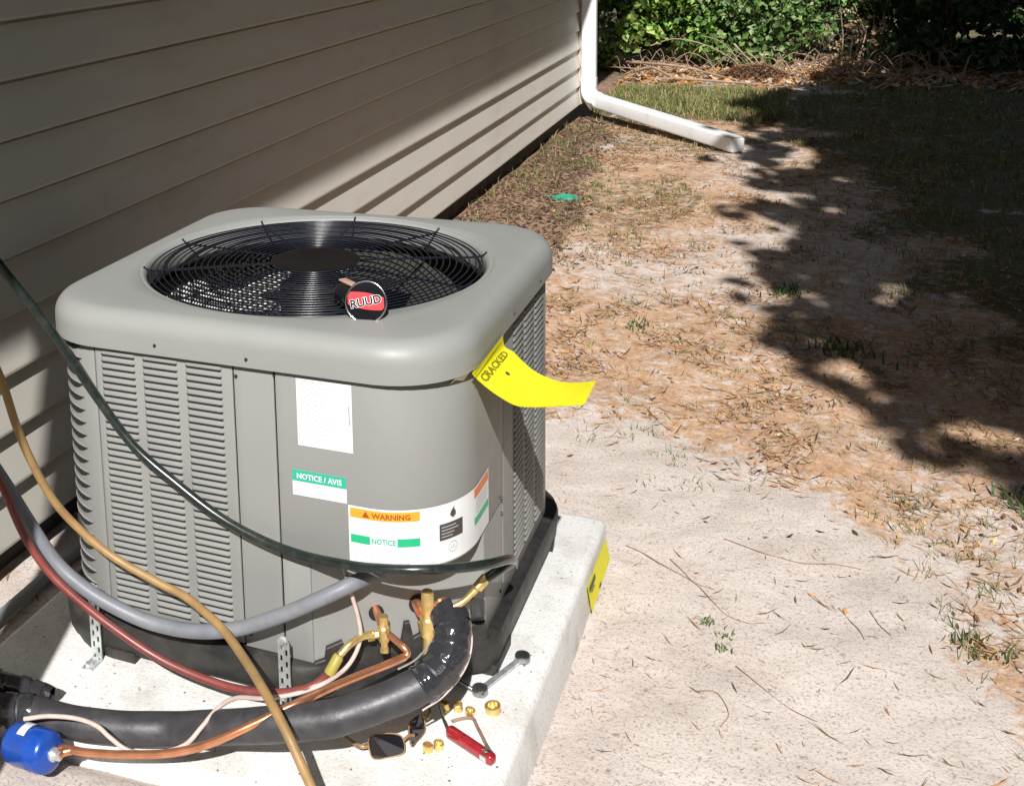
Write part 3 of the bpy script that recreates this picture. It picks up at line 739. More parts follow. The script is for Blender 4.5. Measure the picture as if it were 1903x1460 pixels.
# --- brass service valves (parts of the unit)
dn = Vector(((B_ + .38), -(.38 - A_), 0)).normalized()
def onD(x, y, z, off): return Vector((x, y, z)) + dn * off
big = lathe('suction_valve', [(.0, -.05), (.0095, -.05), (.0095, -.01), (.013, -.008), (.013, .022), (.0105, .025), (.0105, .066), (.009, .070), (0, .070)], M['brass'], (.316, -.312, .135), parent=ac, k=16)
lathe('valve_port', [(0, -.03), (.010, -.03), (.010, .0), (.0115, .002), (.0115, .03), (0, .03)], M['brass'], (.325, -.295, .142), (.62, .55, .1), big, 14)
lathe('valve_stub', [(0, 0), (.010, 0), (.010, .06), (0, .06)], M['copper'], (.302, -.300, .158), (-.593, .805, .0), big, 16)
sml = lathe('liquid_valve', [(.0, -.016), (.008, -.016), (.010, -.012), (.010, .010), (.0075, .013), (.0075, .03), (0, .032)], M['brass'], (.254, -.352, .140), parent=ac, k=14)
lathe('valve_port', [(0, 0), (.0065, 0), (.0065, .012), (.0085, .013), (.0085, .024), (0, .024)], M['brass'], (.250, -.352, .138), (-.85, -.45, -.15), sml, 6)
lathe('valve_port', [(0, 0), (.006, 0), (.006, .012), (.0075, .013), (.0075, .020), (0, .020)], M['brass'], (.256, -.355, .130), (.1, -.3, -1), sml, 6)
lathe('valve_stub', [(0, 0), (.0065, 0), (.0065, .06), (0, .06)], M['copper'], (.247, -.345, .152), (-.593, .805, .15), sml, 14)
# dark grommets round the stubs
lathe('grommet', [(0, 0), (.013, 0), (.013, .003), (0, .003)], M['slot'], (.2275, -.3165, .150), dn, ac, 20)
lathe('grommet', [(0, 0), (.016, 0), (.016, .003), (0, .003)], M['slot'], (.286, -.273, .155), dn, ac, 20)

# ================================================================== HOLD DOWN STRAPS
def strap(x, ztop, y, label, lean=0):
    t = empty('hold_down_strap', (x, y, 0), label, 'strap', 'galvanised hold down straps')
    wd = .021; hs = [0, .0035, .008, .0105, .013, .0175, wd]; n = int(ztop / .0105)
    V = []; F = []; idx = {}
    def v(i, k, d):
        key = (i, k, d)
        if key not in idx:
            zz = k * .0105 / 2; idx[key] = len(V); V.append((hs[i] - wd / 2 + lean * zz, -.0018 * d, zz))
        return idx[key]
    for k in range(2 * n):
        for i in range(6):
            hole = (i == 1 and k % 4 in (1, 2)) or (i == 4 and (k + 2) % 4 in (1, 2))
            if hole: continue
            F.append((v(i, k, 1), v(i + 1, k, 1), v(i + 1, k + 1, 1), v(i, k + 1, 1)))
            F.append((v(i, k + 1, 0), v(i + 1, k + 1, 0), v(i + 1, k, 0), v(i, k, 0)))
    o = mk('perforated_plate', V, F, M['zinc'], t); o.location = (x, y, 0); o.matrix_parent_inverse = Matrix.Translation(t.location).inverted()
    lathe('bolt', [(0, 0), (.009, 0), (.009, .002), (.0055, .002), (.0055, .007), (0, .007)], M['zinc'], (x + lean * ztop, y - .002, ztop - .008), (0, -1, .2), t, 6)
    bevel_box('foot_plate', (x - .012, y - .035, .001), (x + .0105, y + .001, .003), M['zinc'], t, .0005, 1)
    lathe('bolt', [(0, 0), (.007, 0), (.007, .005), (0, .005)], M['zinc'], (x - .003, y - .022, .003), (0, 0, 1), t, 6)
strap(-.270, .150, -.412, 'perforated galvanised strap holding the left front corner to the pad')
strap(.101, .135, -.412, 'perforated galvanised strap below the access cover beside the red hose')

# ================================================================== HOSES AND LINES
black_hose = [(-0.4032,-0.5,0.8198),(-0.3606,-0.48,0.7415),(-0.3265,-0.46,0.6801),(-0.2869,-0.44,0.6099),(-0.236,-0.408,0.499),(-0.1717,-0.4,0.4157),(-0.0922,-0.398,0.3599),(-0.0177,-0.398,0.3171),(0.0568,-0.4,0.2921),(0.1358,-0.405,0.2811),(0.2237,-0.415,0.2868),(0.2885,-0.42,0.2965),(0.3444,-0.405,0.2992),(0.3905,-0.36,0.2881),(0.42,-0.3117,0.2747),(0.43,-0.2333,0.2424),(0.425,-0.1892,0.2131),(0.4161,-0.2388,0.2243),(0.3934,-0.2555,0.2093)]
t = empty('gauge_hose', black_hose[-1], 'dark green gauge hose looping past the warning label to the brass fitting', 'hose')
tube('hose', black_hose, .0078, M['black_hose'], t, k=16)
lathe('hose_fitting', [(0, -.004), (.0075, -.004), (.0090, .0), (.0090, .020), (.006, .024), (.006, .034), (0, .034)], M['brass'], (.396, -.253, .212), (-.55, -.45, -.70), t, 12)
tube('fitting_elbow', [(.378, -.268, .190), (.366, -.277, .178), (.350, -.288, .170), (.338, -.294, .165)], .0055, M['brass'], t, k=10, n=4)
lathe('valve_core', [(0, 0), (.012, 0), (.012, .022), (0, .022)], M['foam'], (.385, -.262, .176), (.1, -.2, -1), t, 10)
conduit = [(-0.4691,-0.47,0.4289),(-0.4066,-0.47,0.3538),(-0.3599,-0.465,0.2792),(-0.3129,-0.46,0.21),(-0.2637,-0.455,0.1699),(-0.2067,-0.445,0.1383),(-0.1388,-0.435,0.1165),(-0.0577,-0.43,0.1164),(0.0221,-0.425,0.1361),(0.1,-0.42,0.1744),(0.1733,-0.41,0.2174),(0.2172,-0.3788,0.2359),(0.2332,-0.3112,0.2214)]
tag(tube('electrical_conduit', conduit, .0125, M['conduit'], k=18), 'thick blue grey electrical whip sagging across the louvers', 'conduit')
red = [(-0.4418,-0.5,0.4555),(-0.3825,-0.5,0.3618),(-0.3451,-0.5,0.2796),(-0.3145,-0.495,0.2263),(-0.2718,-0.49,0.1826),(-0.1957,-0.48,0.1279),(-0.0995,-0.47,0.078),(-0.0014,-0.465,0.0571),(0.0679,-0.465,0.0594),(0.1236,-0.46,0.0687),(0.1669,-0.45,0.0839),(0.1872,-0.4195,0.0953)]
t = empty('charging_hose', red[-1], 'brick red hose hanging lowest under the grey conduit with a yellow collar', 'hose')
tube('hose', red, .0070, M['red_hose'], t, k=14)
lathe('collar', [(0, 0), (.0085, 0), (.0092, .003), (.0092, .030), (.007, .034), (0, .034)], mat('olive_yellow_collar', (.36, .30, .06), .5), (.185, -.424, .0935), (.35, .5, .75), t, 12)
tube('hose_end', [(.2, -.410, .123), (.212, -.395, .136), (.226, -.372, .139), (.240, -.36, .137)], .006, M['brass'], t, k=10, n=4)
yellow = [(-0.3936,-0.52,0.6511),(-0.3554,-0.51,0.5584),(-0.3382,-0.5,0.4711),(-0.3268,-0.48,0.3965),(-0.307,-0.455,0.3192),(-0.2699,-0.435,0.2611),(-0.2136,-0.425,0.2177),(-0.1325,-0.42,0.1857),(-0.0676,-0.425,0.1708),(0.0198,-0.475,0.1681),(0.0988,-0.545,0.1736),(0.1726,-0.622,0.1837),(0.217,-0.655,0.162),(0.2496,-0.675,0.1303),(0.2837,-0.7,0.1005),(.33,-.73,.03),(.35,-.78,-.04),(.32,-.88,-.078)]
tag(tube('vacuum_hose', yellow, .0072, M['yellow_hose'], k=14), 'amber yellow hose crossing in front of everything down to the bottom edge', 'hose')
wire = [(0.1974,-0.3747,0.254),(0.2071,-0.3738,0.2139),(0.2168,-0.3729,0.1774),(0.2223,-0.3751,0.1417),(0.2162,-0.3857,0.1131),(0.2017,-0.4026,0.0912),(0.1836,-0.445,0.0898),(0.1451,-0.465,0.0757),(0.105,-0.5,0.0796),(0.0786,-0.54,0.0999),(0.064,-0.575,0.1016),(0.0542,-0.61,0.0906),(0.0333,-0.63,0.0676),(-0.011,-0.64,0.0493),(-0.0563,-0.645,0.0435),(-0.0894,-0.645,0.0564),(-0.1167,-0.64,0.0659),(-0.1566,-0.64,0.0681),(-0.2007,-0.65,0.0667),(-0.2409,-0.66,0.0578)]
tag(tube('thermostat_wire', wire, .0036, M['thermo'], k=10), 'thin pinkish white wire winding over the insulated pipe to the blue can', 'wire')
copper = [(-.172,-.665,.0285),(-0.1545,-0.665,0.0324),(-0.1222,-0.665,0.036),(-0.0562,-0.66,0.0477),(0.0146,-0.65,0.0628),(0.0719,-0.635,0.0821),(0.1327,-0.61,0.1122),(0.199,-0.56,0.1393),(0.2398,-0.4677,0.1262),(0.2833,-0.4047,0.1252),(0.2992,-0.3806,0.1255)]
t = empty('liquid_line', copper[0], 'bare copper liquid line running from the blue can to the small brass valve', 'copper pipe')
tube('copper_pipe', copper, .0062, M['copper'], t, k=14)
tube('copper_bend', [(.292, -.388, .1245), (.300, -.379, .126), (.302, -.375, .131), (.293, -.373, .138), (.266, -.360, .145)], .0056, M['copper'], t, k=12, n=5)
# insulated suction line
main = [(-.60,-.66,.03),(-.50,-.65,.03),(-.40,-.635,.03),(-0.2997,-0.6208,0.03),(-0.2591,-0.6103,0.029),(-0.2141,-0.6067,0.028),(-0.1567,-0.5993,0.028),(-0.0872,-0.5811,0.028),(-0.0194,-0.5611,0.033),(0.0632,-0.585,0.075),(0.1559,-0.585,0.1051),(0.2354,-0.565,0.1213),(0.2726,-0.55,0.1318),(0.3077,-0.53,0.1429),(0.3418,-0.507,0.1545),(0.3688,-0.487,0.168),(0.3864,-0.468,0.1833)]
t = empty('suction_line', (0, -.57, 0), 'thick black foam insulated pipe sweeping across the front of the pad', 'insulated pipe')
tube('insulation', main[3:], .0262, M['foam'], t, k=28, n=10, scale=lambda u: 1 + .02 * math.sin(u * 23) + .01 * math.sin(u * 61))
ps = catmull([(.362,-.493,.163),(.3725,-.483,.170),(.3871,-.465,.1816),(.3945,-.445,.1995),(.3944,-.43,.2153),(.3899,-.415,.2251)], 8)
V, F = sweep(ps, circ(.0285, 28), lambda u: 1.0 + .03 * math.sin(u * 40)); shade_auto(mk('taped_elbow', V, F, M['tape'], t), 60)
# spiral wraps of shiny tape over the elbow
def wraps(path, r, turns, wdt, m, parent, name, phase=0.):
    P = [np.array(q) for q in catmull(path, 12)]; n = len(P); V = []; F = []
    T = [P[min(i + 1, n - 1)] - P[max(i - 1, 0)] for i in range(n)]; T = [q / np.linalg.norm(q) for q in T]
    K = int(turns * 26)
    for k in range(K + 1):
        f = k / K; fi = f * (n - 1.001); i = int(fi); p = P[i] * (1 - (fi - i)) + P[min(i + 1, n - 1)] * (fi - i); tt = T[i]
        u = np.array((0, 0, 1.)); u = u - tt * (u @ tt); u /= np.linalg.norm(u); v = np.cross(tt, u); a = phase + f * turns * 2 * math.pi
        rr = r + .0012 * math.sin(k * 1.3) + .0006 * (k % 3)
        d = u * math.cos(a) + v * math.sin(a)
        V += [p + d * rr - tt * wdt / 2, p + d * (rr + .0007) , p + d * rr + tt * wdt / 2]
    F = [(3 * k + j, 3 * k + 3 + j, 3 * k + 4 + j, 3 * k + 1 + j) for k in range(K) for j in range(2)]
    return mk(name, V, F, m, parent, smooth=True)
wraps([(.366,-.489,.166),(.3871,-.465,.1816),(.3950,-.442,.202)], .0288, 2.3, .017, M['tape'], t, 'tape_wrap', 1.0)
wraps([(.3944,-.43,.2153),(.388,-.412,.228),(.380,-.402,.236)], .0275, 2.0, .016, M['tape'], t, 'tape_wrap')
lathe('pipe_end', [(0, 0), (.011, 0), (.011, .03), (0, .03)], M['copper'], (.383, -.405, .226), (-.6, .4, .5), t, 16)
tube('tape_tail', [(.315,-.455,.155),(.338,-.448,.170),(.352,-.440,.185),(.366,-.435,.205)], .0016, M['zinc'], t, k=6, n=4)
tube('tape_tail', [(.412,-.412,.235),(.424,-.428,.212),(.420,-.452,.180),(.398,-.485,.152),(.372,-.512,.138)], .0014, M['thermo'], t, k=6, n=5)
tube('bare_line', main[:5], .0235, M['foam'], t, k=18, n=8, scale=lambda u: 1 + .05 * math.sin(u * 50))
wraps([(-.60,-.66,.03),(-.50,-.65,.03),(-.40,-.635,.03),(-.2997,-.6208,.03),(-.262,-.611,.029)], .0275, 6.5, .022, M['tape'], t, 'tape_wrap', .4)
wraps([(-.55,-.60,.04),(-.42,-.585,.045),(-.30,-.575,.040),(-.262,-.575,.035)], .0175, 6.0, .02, M['tape'], t, 'tape_wrap', .4)
tube('taped_line', [(-.60,-.60,.04),(-.50,-.595,.04),(-.42,-.585,.045),(-.30,-.575,.040),(-.262,-.575,.035)], .0165, M['tape'], t, k=12)

# blue filter drier
d0 = Vector((-.2655, -.665, .0150)); d1 = Vector((-.1745, -.668, .0275)); ax = (d1 - d0).normalized(); L = (d1 - d0).length
t = empty('filter_drier', d0, 'blue enamelled filter can lying at the left end of the copper line', 'filter')
R_ = .0325
lathe('body', [(0, 0), (.016, .0), (.027, .004), (.0313, .011), (R_, .020), (R_, L * .60), (R_ + .0006, L * .62), (R_, L * .64), (R_, L - .014), (.030, L - .006), (.020, L - .001), (0, L)], M['blue'], d0, (ax.x, ax.y - .12, ax.z), t, 40, 50)
axr = Vector((ax.x, ax.y - .12, ax.z)).normalized(); de = d0 + axr * L
lathe('end_fitting', [(0, -.004), (.010, -.004), (.011, .004), (.008, .008), (.007, .016), (0, .016)], M['zinc'], de, axr, t, 18)
tube('stub', [de + axr * .012, (-.160, -.672, .0300), (-.150, -.666, .0320)], .0066, M['copper'], t, k=12, n=4)
u_ = Vector((0, 0, 1)); v_ = axr.cross(u_).normalized(); u_ = v_.cross(axr).normalized(); V = []
for i in range(9):
    a = math.radians(-48 + 75 * i / 8)
    for hh in (L * .32, L * .50): V.append(d0 + axr * (hh + .004 * i / 8) + (u_ * math.cos(a) + v_ * -math.sin(a) * -1) * (R_ + .0008))
mk('label', V, [(2 * i, 2 * i + 1, 2 * i + 3, 2 * i + 2) for i in range(8)], M['white'], t, smooth=True)

# ================================================================== TAGS
Fp = [(.388,-.290,.579),(0.390, -0.272, 0.564), (0.405, -0.265, 0.548), (0.425, -0.265, 0.536), (0.45, -0.256, 0.521), (0.483, -0.251, 0.521), (0.52, -0.248, 0.527), (0.555, -0.258, 0.538)]
Bk = [(.3935,-.120,.576),(0.395, -0.113, 0.561), (0.41, -0.113, 0.553), (0.43, -0.12, 0.539), (0.455, -0.13, 0.528), (0.49, -0.147, 0.526), (0.525, -0.17, 0.536), (0.563, -0.201, 0.556)]
fa = catmull(Fp, 5); fb = catmull(Bk, 5); V = []; NC = 9
for p, q in zip(fa, fb):
    for j in range(NC): V.append(np.array(p) * (1 - j / (NC - 1)) + np.array(q) * j / (NC - 1))
n = len(fa); up = np.array((0, 0, .0008)); V2 = V + [v + up for v in V]; o = n * NC
F = [(i * NC + j, i * NC + j + 1, (i + 1) * NC + j + 1, (i + 1) * NC + j) for i in range(n - 1) for j in range(NC - 1)]
F2 = [tuple(reversed([k + o for k in f])) for f in F]
tg = empty('yellow_tag', Fp[0], 'bright yellow paper tag hanging out from under the right edge of the top cap', 'tag')
V2 = [np.array(v) for v in V2]
shade_auto(mk('paper', V2, F + F2, M['tagy'], tg), 60)
def tag_pt(u, v, lift=.0016):     # u along the attached edge 0..1, v outwards 0..1
    fi = v * (n - 1.001); i = int(fi); f = fi - i
    a = np.array(fa[i]) * (1 - f) + np.array(fa[i + 1]) * f; b_ = np.array(fb[i]) * (1 - f) + np.array(fb[i + 1]) * f
    return a * (1 - u) + b_ * u + np.array((0, 0, lift))
T2, TF = text_flat('CRACKED', .030, 2, 1, .0010)
mk('lettering', [tag_pt(.48 + x / .165, .215 - y / .23) for x, y in T2], TF, M['tagink'], tg)
mk('lettering', [tag_pt(.52 + x, .36 + y) for x, y in [(-.03, -.012), (.02, -.02), (.035, .01), (.03, .03), (-.005, .028), (-.02, .012)]], [(0, 1, 2, 3, 4, 5)], M['ink'], tg)
mk('folded_flap', [(.3945, -.296, .580), (.3945, -.124, .5775), (.3955, -.127, .588), (.3955, -.300, .586)], [(0, 1, 2, 3)], M['tagy'], tg)
V = []
for i in range(6):
    s = .385 + .03 * i / 5; x, y, nx, ny = OP(s, .0140); x2, y2, _, _ = OP(s - .006, .0040); V += [(x, y, .598 - .002 * i), (x, y, .583), (x2, y2, .572 - .002 * abs(i - 2))]
mk('tape_piece', V, [(3 * i + j, 3 * i + 3 + j, 3 * i + 4 + j, 3 * i + 1 + j) for i in range(5) for j in range(2)], M['clear'], tg, smooth=True)
pt_ = empty('pad_sticker', (.485, .3, -.05), 'yellow sticker with dark marks on the right edge face of the pad', 'sticker')
def pdx(z): return .4765 + .0105 * (-z) / .1 + .0025
mk('paper', [(pdx(-.022), .175, -.022), (pdx(-.022), .375, -.022), (pdx(-.080), .395, -.080), (pdx(-.086), .19, -.086)], [(3, 2, 1, 0)], M['tagy'], pt_)
V = []
for (a, b, c, d) in ((.185, .245, -.030, -.042), (.20, .23, -.045, -.05), (.27, .29, -.072, -.079)):
    V += [(pdx(c) + .0012, a, c), (pdx(c) + .0012, b, c), (pdx(d) + .0012, b, d), (pdx(d) + .0012, a, d)]
mk('marks', V, [(3 + 4 * k, 2 + 4 * k, 1 + 4 * k, 4 * k) for k in range(3)], M['ink'], pt_)

# ================================================================== SMALL THINGS ON THE PAD
# service wrench: shaft with a round head at each end
p0 = Vector((.430, -.140, .0075)); p1 = Vector((.386, -.255, .0075)); dd = (p1 - p0).normalized()
t = empty('service_wrench', (p0 + p1) / 2 - Vector((0, 0, .0075)), 'shiny steel service wrench with round heads lying by the base corner', 'wrench')
V, F = sweep([p0 + dd * .008, p1 - dd * .008], rrect(.0055, .011, .002), up0=(0, 0, 1)); shade_auto(mk('shaft', V, F, M['zinc'], t), 40)
for pc in (p0, p1):
    Vv, Ff = [], []
    for (r, z) in ((.0065, -.006), (.0065, .006), (.0125, .006), (.0135, .004), (.0135, -.004), (.0125, -.006), (.0065, -.006)):
        for j in range(24): a = 2 * math.pi * j / 24; Vv.append(pc + Vector((r * math.cos(a), r * math.sin(a), z)))
    Ff = [(i * 24 + j, i * 24 + (j + 1) % 24, (i + 1) * 24 + (j + 1) % 24, (i + 1) * 24 + j) for i in range(6) for j in range(24)]
    shade_auto(mk('head', Vv, Ff, M['steel_dark'], t), 40)
tag(tube('steel_rod', [(.322, -.262, .030), (.35, -.258, .017), (.379, -.256, .0045)], .0034, M['steel_dark'], k=8, n=4), 'thin dark steel rod leaning from the black pipe to the wrench head', 'rod')
# brass caps
labels = ['leftmost of the upper row of small brass caps, open end dark', 'middle small brass cap of the upper row beside the knife', 'right small brass cap of the upper trio, lit bright', 'largest brass cap standing alone right of the others', 'left of the two brass caps in front of the sunglasses', 'right of the two brass caps in front of the sunglasses']
for (x, y, r, h), lb in zip(((.3445, -.3146, .0076, .015), (.3649, -.3094, .0076, .015), (.385, -.313, .0080, .011), (.4185, -.2908, .0130, .013), (.349, -.4221, .0080, .013), (.3625, -.4095, .0080, .013)), labels):
    t = empty('brass_cap', (x, y, 0), lb, 'brass cap', 'brass valve caps on the pad')
    lathe('cap_body', [(r * .62, .004), (r * .62, h * .95), (r * .80, h), (r, h * .93), (r, .002), (r * .9, 0), (r * .3, 0), (r * .3, .004)][::-1], M['brass'], (x, y, .0004), (random.uniform(-.2, .2), random.uniform(-.25, .05), 1), t, 20)
# folding knife with red handle, blade resting on the foam pipe
h0 = Vector((.4530, -.4155, .0095)); h1 = Vector((.3665, -.3770, .013))
t = empty('folding_knife', (h0 + h1) / 2 - Vector((0, 0, .012)), 'red handled folding knife with its thin blade open towards the black pipe', 'knife')
d_ = (h1 - h0).normalized()
V, F = sweep([h0 + d_ * x for x in (0, .002, .006, .03, .06, .087, .091, .093)], rrect(.0185, .0175, .006), lambda u: 1, up0=(0, 0, 1))
k_ = len(rrect(.0185, .0175, .006))
def endscale(V, ctr_i, s):
    c = sum((np.array(V[ctr_i * k_ + j]) for j in range(k_)), np.zeros(3)) / k_
    for j in range(k_): V[ctr_i * k_ + j] = c + (np.array(V[ctr_i * k_ + j]) - c) * s
endscale(V, 0, .5); endscale(V, 1, .85); endscale(V, 7, .5); endscale(V, 6, .85)
shade_auto(mk('handle', V, F, M['red'], t), 50)
lathe('bolster', [(.0098, 0), (.0101, .001), (.0101, .011), (.0098, .012)], M['chrome'], h0 + d_ * .009, d_, t, 16)
for x in (.022, .078): lathe('rivet', [(0, 0), (.0026, 0), (.0022, .001), (0, .0012)], M['chrome'], h0 + d_ * x + Vector((-.3, -.4, .86)) * .0076, (-.3, -.4, .86), t, 10)
bt = Vector((.3437, -.3563, .047))
tube('blade', [h1 + d_ * -.004, h1 + (bt - h1) * .5, bt], .0036, M['chrome'], t, k=4, n=3, scale=lambda u: 1.0 - .65 * u)
# thin brown tube laid on the pad to draw the knife's bent shadow
tube('shadow_strip', [h0 + d_ * .008 + Vector((.004, .004, .004)), (.433, -.381, .004), (.405, -.340, .0035), (.393, -.324, .0035), (.378, -.330, .0035), (.364, -.343, .0035)], .0028, M['twig'], t, k=6, n=4)
# sunglasses
t = empty('sunglasses', (.30, -.43, 0), 'wraparound sunglasses with dark lenses and brown frame under the black pipe', 'sunglasses')
def lens(c, ux, w_, h_, name='lens'):
    ux = Vector(ux).normalized(); uz = Vector((-.25, .25, 1)).normalized(); un = ux.cross(uz).normalized()
    V = []; K = 20
    for j in range(K):
        a = 2 * math.pi * j / K; cx = math.copysign(abs(math.cos(a)) ** .55, math.cos(a)); cy = math.copysign(abs(math.sin(a)) ** .55, math.sin(a))
        V.append(Vector(c) + ux * cx * w_ / 2 + uz * cy * h_ / 2 * (1 - .12 * cx) + un * (-.0030 * (1 - cx * cx)))
    V2 = [v - un * .002 for v in V]
    mk(name, V + V2, [tuple(range(K)), tuple(range(2 * K - 1, K - 1, -1))] + [(j, (j + 1) % K, K + (j + 1) % K, K + j) for j in range(K)], M['lens'], t)
    tube('lens_rim', [v + Vector((0, 0, .0)) for v in V + [V[0]]], .0011, M['tortoise'], t, k=6, n=1)
lens((.294, -.457, .019), (.86, .50, .0), .056, .036)
lens((.326, -.404, .019), (.25, 1, .0), .044, .034)
tube('bridge', [(.314, -.437, .020), (.320, -.428, .024), (.326, -.420, .021)], .0022, M['tortoise'], t, k=8, n=4)
tube('temple', [(.269, -.466, .020), (.258, -.474, .020), (.240, -.468, .019), (.215, -.450, .016), (.190, -.428, .010), (.18, -.41, .004)], .0026, M['tortoise'], t, k=8, n=5, scale=lambda u: 1.5 - .9 * u)
tube('temple', [(.332, -.378, .024), (.334, -.366, .026), (.325, -.350, .026), (.300, -.333, .020), (.275, -.32, .006)], .0026, M['tortoise'], t, k=8, n=5, scale=lambda u: 1.4 - .7 * u)

# teal lid on the mulch
zz = float(gz(-.293, 3.674))
t = empty('plastic_lid', (-.293, 3.674, zz), 'small teal green plastic lid lying on the brown soil by the wall', 'lid')
lathe('disc', [(0, 0), (.055, 0), (.058, .004), (.055, .008), (.045, .006), (0, .006)], M['lid'], (-.285, 3.66, zz + .004), (.05, -.12, 1), t, 28)
bevel_box('handle_tab', (-.40, 3.675, zz + .006), (-.33, 3.70, zz + .010), M['lid'], t, .001, 1)

# grit, crumbs and bits of bark on the pad
xg = RS.uniform(-.45, .46, 1500); yg = RS.uniform(-.59, .41, 1500); kk = (np.hypot(np.maximum(np.abs(xg) - .26, 0), np.maximum(np.abs(yg) - .26, 0)) > .155) & (RS.rand(1500) < .25 + .75 * sstep(.45, .6, fbm(xg * 9, yg * 9)))
xg, yg = xg[kk], yg[kk]; n_ = len(xg); sg = RS.uniform(.0008, .0030, n_); a_ = RS.rand(n_) * 6.28
Vg = np.zeros((n_, 4, 3))
for i, (u, v, h_) in enumerate(((-1, 0, .0008), (0, -.7, .0014), (1, 0, .0008), (0, .7, .0018))):
    Vg[:, i, 0] = xg + sg * (u * np.cos(a_) - v * np.sin(a_)); Vg[:, i, 1] = yg + sg * (u * np.sin(a_) + v * np.cos(a_)); Vg[:, i, 2] = h_
PG = np.array([(.30, .22, .17), (.16, .11, .08), (.45, .38, .32), (.10, .07, .05)])
tag(fast('grit', Vg.reshape(-1, 3), 4, M['litter'], np.repeat(np.concatenate([PG[RS.randint(0, 4, n_)], np.ones((n_, 1))], 1), 4, 0)), 'sand grains and crumbs of bark scattered on the pad', None, None, 'stuff')
# twigs on the sand
def gp(x, y, dz=.003): return (x, y, float(gz(x, y)) + dz)
twig_defs = [([(.505, .49), (.54, .475), (.60, .431), (.64, .40), (.671, .37), (.70, .325), (.73, .289), (.771, .275), (.80, .285)], .0016, 'long thin root curving over bare sand right of the yellow sticker'),
             ([(.60, .47), (.63, .425), (.66, .385), (.70, .37)], .0013, 'short twig crossing the long root on the sand'),
             ([(.70, .585), (.739, .568), (.78, .552), (.816, .549), (.86, .545), (.92, .56), (.971, .563)], .0016, 'nearly straight thin twig on the sand below the leaf litter'),
             ([(.93, .40), (.95, .36), (.965, .33), (.975, .29)], .0014, 'short dark twig pointing down on the sand at right'),
             ([(.985, .40), (1.0, .36), (1.02, .32)], .0014, 'short greenish twig beside the dark one at right'),
             ([(.70, .02), (.735, .03), (.76, -.02), (.75, -.06)], .0014, 'bent forked twig on the sand near the bottom'),
             ([(.76, .13), (.80, .09), (.85, .045), (.90, .02)], .0013, 'straight twig left of the dry grass clump')]
for pts, r, lb in twig_defs:
    tag(tube('twig', [gp(*q, dz=.0015) for q in pts], r * .8, M['twig'], k=6, n=5, scale=lambda u: 1.1 - .6 * u), lb, 'twig', 'twigs on the sand')

# ================================================================== SCATTER ON THE GROUND
LC = np.array([(.09, .05, .03), (.13, .07, .04), (.20, .10, .05), (.38, .18, .07), (.52, .24, .08), (.62, .32, .10), (.66, .44, .20), (.68, .56, .42), (.44, .27, .15)])
def scatter(N, xr, yr, dens, smin, smax, asp, pal, lift=.004, curl=.35, pw=None):
    x = RS.uniform(*xr, N * 3); y = yr[0] + (yr[1] - yr[0]) * RS.rand(N * 3) ** (pw or 1)
    k = RS.rand(N * 3) < dens(x, y); k &= ~((x > -.50) & (x < .50) & (y > -.64) & (y < .45)); k &= x > -.71
    x = x[k][:N]; y = y[k][:N]; n = len(x); z = gz(x, y) + lift * (.5 + RS.rand(n))
    s = RS.uniform(smin, smax, n) * (1 + .05 * np.clip(y, 0, 9)); th = RS.rand(n) * 6.28; a = s / 2; b = s / 2 * asp * RS.uniform(.6, 1.2, n)
    c, si = np.cos(th), np.sin(th); t1 = RS.uniform(-curl, curl, n); t2 = RS.uniform(-curl, curl, n)
    out = np.zeros((n, 4, 3))
    for i, (u, v) in enumerate(((-1, 0), (0, -1), (1, 0), (.1, 1))):
        dx = u * a; dy = v * b
        out[:, i, 0] = x + dx * c - dy * si; out[:, i, 1] = y + dx * si + dy * c; out[:, i, 2] = z + u * a * t1 + v * b * t2 + abs(u) * a * .18
    out[:, :, 2] = np.maximum(out[:, :, 2], gz(out[:, :, 0], out[:, :, 1]) + .0008)
    cc = pal[RS.randint(0, len(pal), n)] * RS.uniform(.75, 1.25, (n, 1)); cc = np.repeat(np.concatenate([np.clip(cc, 0, .8), np.ones((n, 1))], 1), 4, 0)
    return out.reshape(-1, 3), cc
def ldens(x, y): return .02 * (y > .2) + .95 * litter_mask(x, y) * (.05 + .95 * sstep(.48, .64, fbm(x * 7.5 + 3, y * 5.4, 5))) * (1 - .6 * mulch_mask(x, y))
V1, c1 = scatter(19000, (-.7, 2.6), (-.3, 8.0), ldens, .006, .024, .36, LC)
V2, c2 = scatter(6500, (-.75, 3.0), (7.2, 9.4), lambda x, y: .9 * sstep(7.3, 8.0, y + (fbm(x * 3, y * 3) - .5)), .03, .08, .42, np.concatenate([LC[3:6] * .9, [(.62, .50, .38), (.55, .42, .30), (.45, .33, .22)]]), .012, .6)
tag(fast('dead_leaves', np.concatenate([V1, V2]), 4, M['litter'], np.concatenate([c1, c2])), 'orange and brown dead leaves littering the sand', None, None, 'stuff')
NC_ = np.array([(.48, .26, .13), (.36, .20, .11), (.58, .40, .24), (.17, .10, .06), (.10, .06, .04), (.24, .22, .10)])
V1, c1 = scatter(24000, (-.7, 2.4), (-.6, 6.5), lambda x, y: .015 + .9 * litter_mask(x, y) * (.06 + .94 * sstep(.44, .62, fbm(x * 7.5 + 3, y * 5.4, 5))), .020, .075, .05, NC_, .003, .12)
V2, c2 = scatter(420, (.45, 1.7), (-.7, 1.0), lambda x, y: .5 + 0 * x, .010, .035, .10, NC_, .002, .2)
tag(fast('pine_needles', np.concatenate([V1, V2]), 4, M['litter'], np.concatenate([c1, c2])), 'fine brown pine needles scattered over the yard', None, None, 'stuff')
MC = np.array([(.10, .06, .04), (.16, .10, .07), (.26, .17, .12), (.07, .04, .03)])
